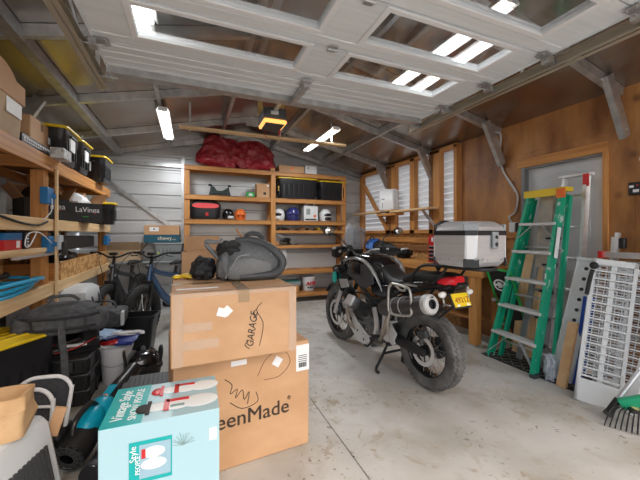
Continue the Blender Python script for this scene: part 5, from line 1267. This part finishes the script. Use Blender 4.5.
# aluminium ladder behind
t = thing('aluminium_ladder','tall bare aluminium ladder with red capped top behind the green stepladder','ladder')
a0,a1,c0,c1 = V3(3.36,2.12,0),V3(3.57,2.08,1.92),V3(3.34,1.84,0),V3(3.56,1.86,1.92)
chan(a0,a1,.07,.025,-1,ALU,'rail',t); chan(c0,c1,.07,.025,1,ALU,'rail',t)
for k in range(6): B().cyl(a0.lerp(a1,.1+k*.16),c0.lerp(c1,.1+k*.16),.014).done('rung', ALU, t)
B().box(a1.lerp(c1,.5)+V((0,0,.012)),(.08,.28,.025)).done('top_bar', ALU, t, bev=.004)
B().box(c1+V((-.04,0,-.05)),(.012,.05,.12)).done('red_cap', RED, t)
t = thing('telescopic_ladder','grey telescopic ladder with black catches behind the green stepladder','ladder')
for y0,y1 in ((2.36,2.24),(2.12,2.06)):
    B().bar((3.28,y0,0),(3.5,y1,1.5),.055,.03,(1,0,0)).done('rail', mat('grey_alloy',(.4,.42,.44),.4,.6), t)
for k in range(5):
    f = .15+k*.18; p = V3(3.28,2.36,0).lerp(V3(3.5,2.24,1.5),f); q = V3(3.28,2.12,0).lerp(V3(3.5,2.06,1.5),f)
    B().bar(p,q,.05,.03).done('rung', MATS['grey_alloy'], t)
    B().cyl(q+V((-.06,-.01,0)),q+V((-.02,-.01,0)),.02,n=12).box(q+V((-.05,.05,.0)),(.03,.09,.02)).done('catch', BLK, t)
tag(B().bar((3.42,2.42,.01),(3.56,2.4,1.12),.24,.018,(1,0,0)).done('wood_offcut', PZ),'pale timber board leaning behind the green stepladder','board')
tag(B().bar((3.44,2.2,1.0),(3.52,2.2,1.75),.14,.08,(1,0,0)).done('clear_wrapped_parcel', mat('dusty_film',(.42,.4,.37),.35,col2=(.6,.5,.4),sc=(9,9,9),bump=.5)),'dusty wrapped parcel hanging behind the top of the green stepladder','parcel')
# camp creeper with green tube frame
t = thing('folding_creeper','green framed black folding seat with a round white emblem beside the bench leg','folding seat')
g0,g1,g2,g3 = V3(3.57,2.66,.015),V3(3.2,2.69,.93),V3(3.24,2.43,.93),V3(3.6,2.4,.015)
B().tube([g0,g0.lerp(g1,.5),g1],.014,10).done('frame_tube', GRN, t); B().tube([g1,g1.lerp(g2,.5)+V((0,0,.015)),g2],.012,10).done('frame_tube', GRN, t)
B().tube([g3,g3.lerp(g2,.5),g2],.014,10).done('frame_tube', GRN, t); B().tube([g0,g0.lerp(g3,.5),g3],.014,10).done('frame_tube', GRN, t)
u = (g2-g1).normalized(); v = (g0-g1).normalized(); w = u.cross(v).normalized()
B().prism([(.01,.0),(.26,.0),(.25,.3),(.02,.3)],g1+V((0,0,.0)),u,v,w,.025).prism([(.02,.31),(.25,.31),(.24,.62),(.04,.62)],g1,u,v,w,.03).prism([(.04,.63),(.24,.63),(.23,.86),(.06,.86)],g1,u,v,w,.03).done('padded_panel', mat('black_padded_vinyl',(.012,.012,.014),.5), t, bev=.006)
c = g1+u*.12+v*.16; nn = w if w.x < 0 else -w
b = B().lathe([(.05,.0),(.058,0),(.058,.003),(.05,.003)],c+nn*.028,nn,28,closed=True); b.sph(c+nn*.03+u*.0,(.03,.03,.03),8,6)
b = B().lathe([(.056,.0),(.073,0),(.073,.003),(.056,.003)],c+nn*.03,nn,28,closed=True)
b.bar(c+nn*.031-u*.055,c+nn*.031+u*.055,.004,.028,v).bar(c+nn*.031-u*.02-v*.03,c+nn*.031+u*.025-v*.02,.004,.02,v).bar(c+nn*.031-u*.025+v*.03,c+nn*.031+u*.02+v*.02,.004,.016,v)
b.done('emblem', INKW, t)
for z,q in ((.62,-1),(.3,1)): B().cyl(g0.lerp(g1,z)+V((-.02,0,0)),g0.lerp(g1,z)+V((-.06,0,0)),.018).done('hinge_knob', LGRY, t)
# ramp with holes
def frame4(bl,br,tr,tl):
    u = (br-bl).normalized(); v = (tl-bl); L = v.length; v.normalize(); w = u.cross(v).normalized(); return u,v,w,L
t = thing('loading_ramp','white metal loading ramp with a row of round holes','ramp')
bl,tl = V3(3.14,1.955,0),V3(3.43,1.875,1.13); u = V3(.12,-1,0).normalized(); v = (tl-bl).normalized(); u = (u-v*u.dot(v)).normalized(); w = u.cross(v).normalized(); w = w if w.x < 0 else -w; L = (tl-bl).length
RP = mat('white_ramp_paint',(.74,.75,.76),.4)
W_ = .17
b = B().prism([(0,0),(W_,0),(W_,L),(0,L)],bl,u,v,w,.006)
for x in (0,W_-.006): b.prism([(x,0),(x+.006,0),(x+.006,L),(x,L)],bl-w*.045,u,v,w,.06)
b.done('ramp_deck', RP, t)
for k in range(11):
    p = bl+u*W_*.5+v*(L-.1-k*.098)
    h = B().lathe([(.017,.0),(.03,.004),(.03,.0),(.017,-.004)],p+w*.008,w,24,closed=True).done('hole_rim', RP, t); B().lathe([(0,.0),(.019,.0)],p+w*.0075,w,20).done('hole', INK, h)
b = B().prism([(.0,0),(W_,0),(W_,.03),(0,.03)],bl+v*(L-.03),u,v,w,.03); b.done('end_lip', RP, t)
t = thing('brown_paper_strip','brown paper wrapped length leaning against the holed ramp','parcel'); P0 = V3(3.03,1.79,0.0); 
B().bar(P0+V((.0,0,.0)),P0+V((.14,-.02,.56)),.075,.03,(1,0,0)).done('wrapping', KRAFT, t)
tag(B().sph((3.05,1.90,.12),(.03,.045,.12),24,16,amp=.7,fr=3,seed=3).done('plastic_wrap', mat('crumpled_clear_film',(.6,.64,.7),.15,alpha=.7,bump=1,sc=(20,20,20))),'crumpled clear plastic wrap at the foot of the holed ramp','plastic wrap')
tag(B().bar((3.19,1.755,.0),(3.34,1.735,.78),.09,.02,(1,0,0)).done('blue_board', mat('royal_blue_sheet',(.01,.07,.4),.4)),'deep blue board leaning between the holed ramp and the white slatted shelf','board')
# white slatted plastic shelving leaning
def slat(bl, dirv, W, H, lean, label, nrow=14, m=None, dark=0):
    m = m or WHT
    t = thing('slatted_panel', label, 'plastic shelf panel')
    u = V(dirv).normalized(); v = V(lean).normalized(); u = (u-v*u.dot(v)).normalized(); w = u.cross(v).normalized(); w = w if w.x < 0 else -w
    bl = V(bl); fr = B()
    def pr(b, x0,x1,z0,z1,o,th): b.prism([(x0,z0),(x1,z0),(x1,z1),(x0,z1)],bl+w*o,u,v,w,th)
    pr(fr,0,.028,.0,H,0,.045); pr(fr,W-.028,W,0,H,0,.045); pr(fr,W*.5-.018,W*.5+.018,0,H,0,.03)
    pr(fr,0,W,H-.05,H,0,.045)
    fr.done('side_rail', m, t, bev=.004)
    b = B(); pr(b,0,W,0,.18,.005,.04); b.done('foot_panel', m, t, bev=.004)
    hh = (H-.24)/nrow
    for k in range(nrow):
        b = B(); z = .2+k*hh; pr(b,.01,W-.01,z,z+hh*.2,.025,.02); b.done('slat', m, t, bev=.002)
    for j in range(2):
        b = B(); pr(b,W*(.1+.43*j),W*(.13+.43*j),.2,H-.05,.0,.012)
        for k in range(nrow):
            z = .2+k*hh
            for q in (0,2): pr(b,W*(.1+.43*j),W*(.46+.43*j),z+hh*(.35+.2*q),z+hh*(.45+.2*q),.0,.012)
        for x in (.2,.35): pr(b,W*(x+.43*j)-.003,W*(x+.43*j)+.003,.2,H-.05,.0,.014)
        b.done('inner_lattice', LGRY, t)
    return t
PLW = mat('dull_white_plastic',(.62,.63,.62),.45)
slat((2.93,1.64,0),(.14,-.235,0),.285,1.17,(.26,-.0,1.13),'white slatted plastic panel with many openings leaning nearest the camera',14,PLW)
slat((3.12,1.62,0),(.14,-.235,0),.285,1.1,(.26,-.02,1.12),'second white slatted plastic panel behind the first one',14,PLW)
tag(B().tube([(3.0,1.58,.86),(3.05,1.585,.97),(3.1,1.59,1.05)],.016,8).sph((3.09,1.575,1.09),(.03,.03,.03)).done('black_clutch_bar', BLKR),'black rubber headed rod lying in the openings of the white slatted panel','rod')
# articulated silver ladder over the top
t = thing('folding_ladder','silver folding ladder with black hinges standing at the right edge','ladder')
for y,s in ((1.63,1),(1.33,1)):
    B().bar((3.34,y,0),(3.52,y,1.32),.03,.07,(1,0,0)).done('rail', ALU, t)
for k in range(4): B().bar((3.36+.04*k,1.63,.2+k*.3),(3.36+.04*k,1.33,.2+k*.3),.035,.03).done('rung', ALU, t)
B().bar((3.38,1.66,1.17),(3.38,1.0,1.17),.04,.05).done('top_rail', ALU, t)
B().box((3.36,1.655,1.17),(.06,.03,.06)).done('red_end', RED, t); B().box((3.46,1.56,1.27),(.05,.06,.09)).done('hinge', BLK, t, bev=.008)
B().bar((3.4,1.585,1.0),(3.46,1.585,1.36),.03,.035,(1,0,0)).done('rail', ALU, t)
B().box((3.1,1.28,.55),(.008,.04,.12),M.Rotation(.2,3,'Y')).done('yellow_label', YEL, t)
tag(B().bar((3.06,1.33,.0),(3.3,1.2,1.1),.045,.05,(1,0,0)).done('alloy_leg', WHT),'slim white leg leaning beside the slatted panel at the right edge','ladder leg')
bpy.data.objects['yellow_label'].parent = None; bpy.data.objects.remove(bpy.data.objects['yellow_label'])
# tools in the corner
t = thing('telescopic_pole','silver telescopic pole with black clamp leaning at the lower right','pole')
p0,p1 = V3(2.83,1.36,.03),V3(3.12,1.16,.62)
B().cyl(p0.lerp(p1,.12),p1,.016,n=16).done('pole', ALU, t); B().cyl(p0,p0.lerp(p1,.2),.024,n=16).done('clamp', BLK, t); B().cyl(p1,p1.lerp(p0,-.2),.022,n=16).done('grip', BLKR, t); B().cyl(p0-(p1-p0)*.01,p0+(p1-p0)*.03,.028,n=12).done('ferrule', DKG, t)
t = thing('leaf_rake','black tined leaf rake with a green head on the floor at the lower right','rake')
h0 = V3(2.80,1.20,.20)
B().bar(V3(2.86,1.3,.13),V3(2.95,1.12,.24),.05,.07,(0,0,1)).done('green_socket', mat('rake_green',(.01,.36,.17),.4), t, bev=.006)
B().bar(V3(2.95,1.13,.24),V3(3.2,.98,.34),.04,.04).done('white_handle', WHT, t)
for k in range(10):
    s0 = V3(2.85+.008*k,1.30-.016*k,.12); e0 = V3(2.69+.014*k,1.31-.024*k,.006)
    B().tube([s0,s0.lerp(e0,.5)+V3(0,0,.05),s0.lerp(e0,.85)+V3(0,0,.025),e0],.0045,6).done('tine', BLKM, t)
B().bar(V3(2.83,1.23,.125),V3(2.97,1.10,.135),.05,.02).done('head_plate', BLK, t)
B().bar(V3(2.86,1.235,.14),V3(2.93,1.17,.145),.07,.006).done('head_label', mat('label_print',(.75,.7,.3),.5,col2=(.05,.05,.05),sc=(60,60,60)), t)
# ------------------------------------------------------------------ daylight
w = bpy.data.worlds.new('world'); S.world = w; w.use_nodes = True; nt = w.node_tree
bg = nt.nodes['Background']; sk = nt.nodes.new('ShaderNodeTexSky'); sk.sky_type = 'NISHITA'; sk.sun_disc = False; sk.sun_elevation = R(50); sk.sun_rotation = R(150); sk.air_density = 1; sk.dust_density = 6; sk.ozone_density = 1
mx = nt.nodes.new('ShaderNodeMix'); mx.data_type = 'RGBA'; mx.inputs[0].default_value = .75; mx.inputs[7].default_value = (.92,.965,1,1)
nt.links.new(sk.outputs[0], mx.inputs[6]); nt.links.new(mx.outputs[2], bg.inputs[0]); bg.inputs[1].default_value = 1.08
vs = S.view_settings; S.display_settings.display_device = 'sRGB'
vs.view_transform = 'Standard'; vs.look = 'None'; vs.exposure = 0; vs.gamma = 1; vs.use_curve_mapping = False
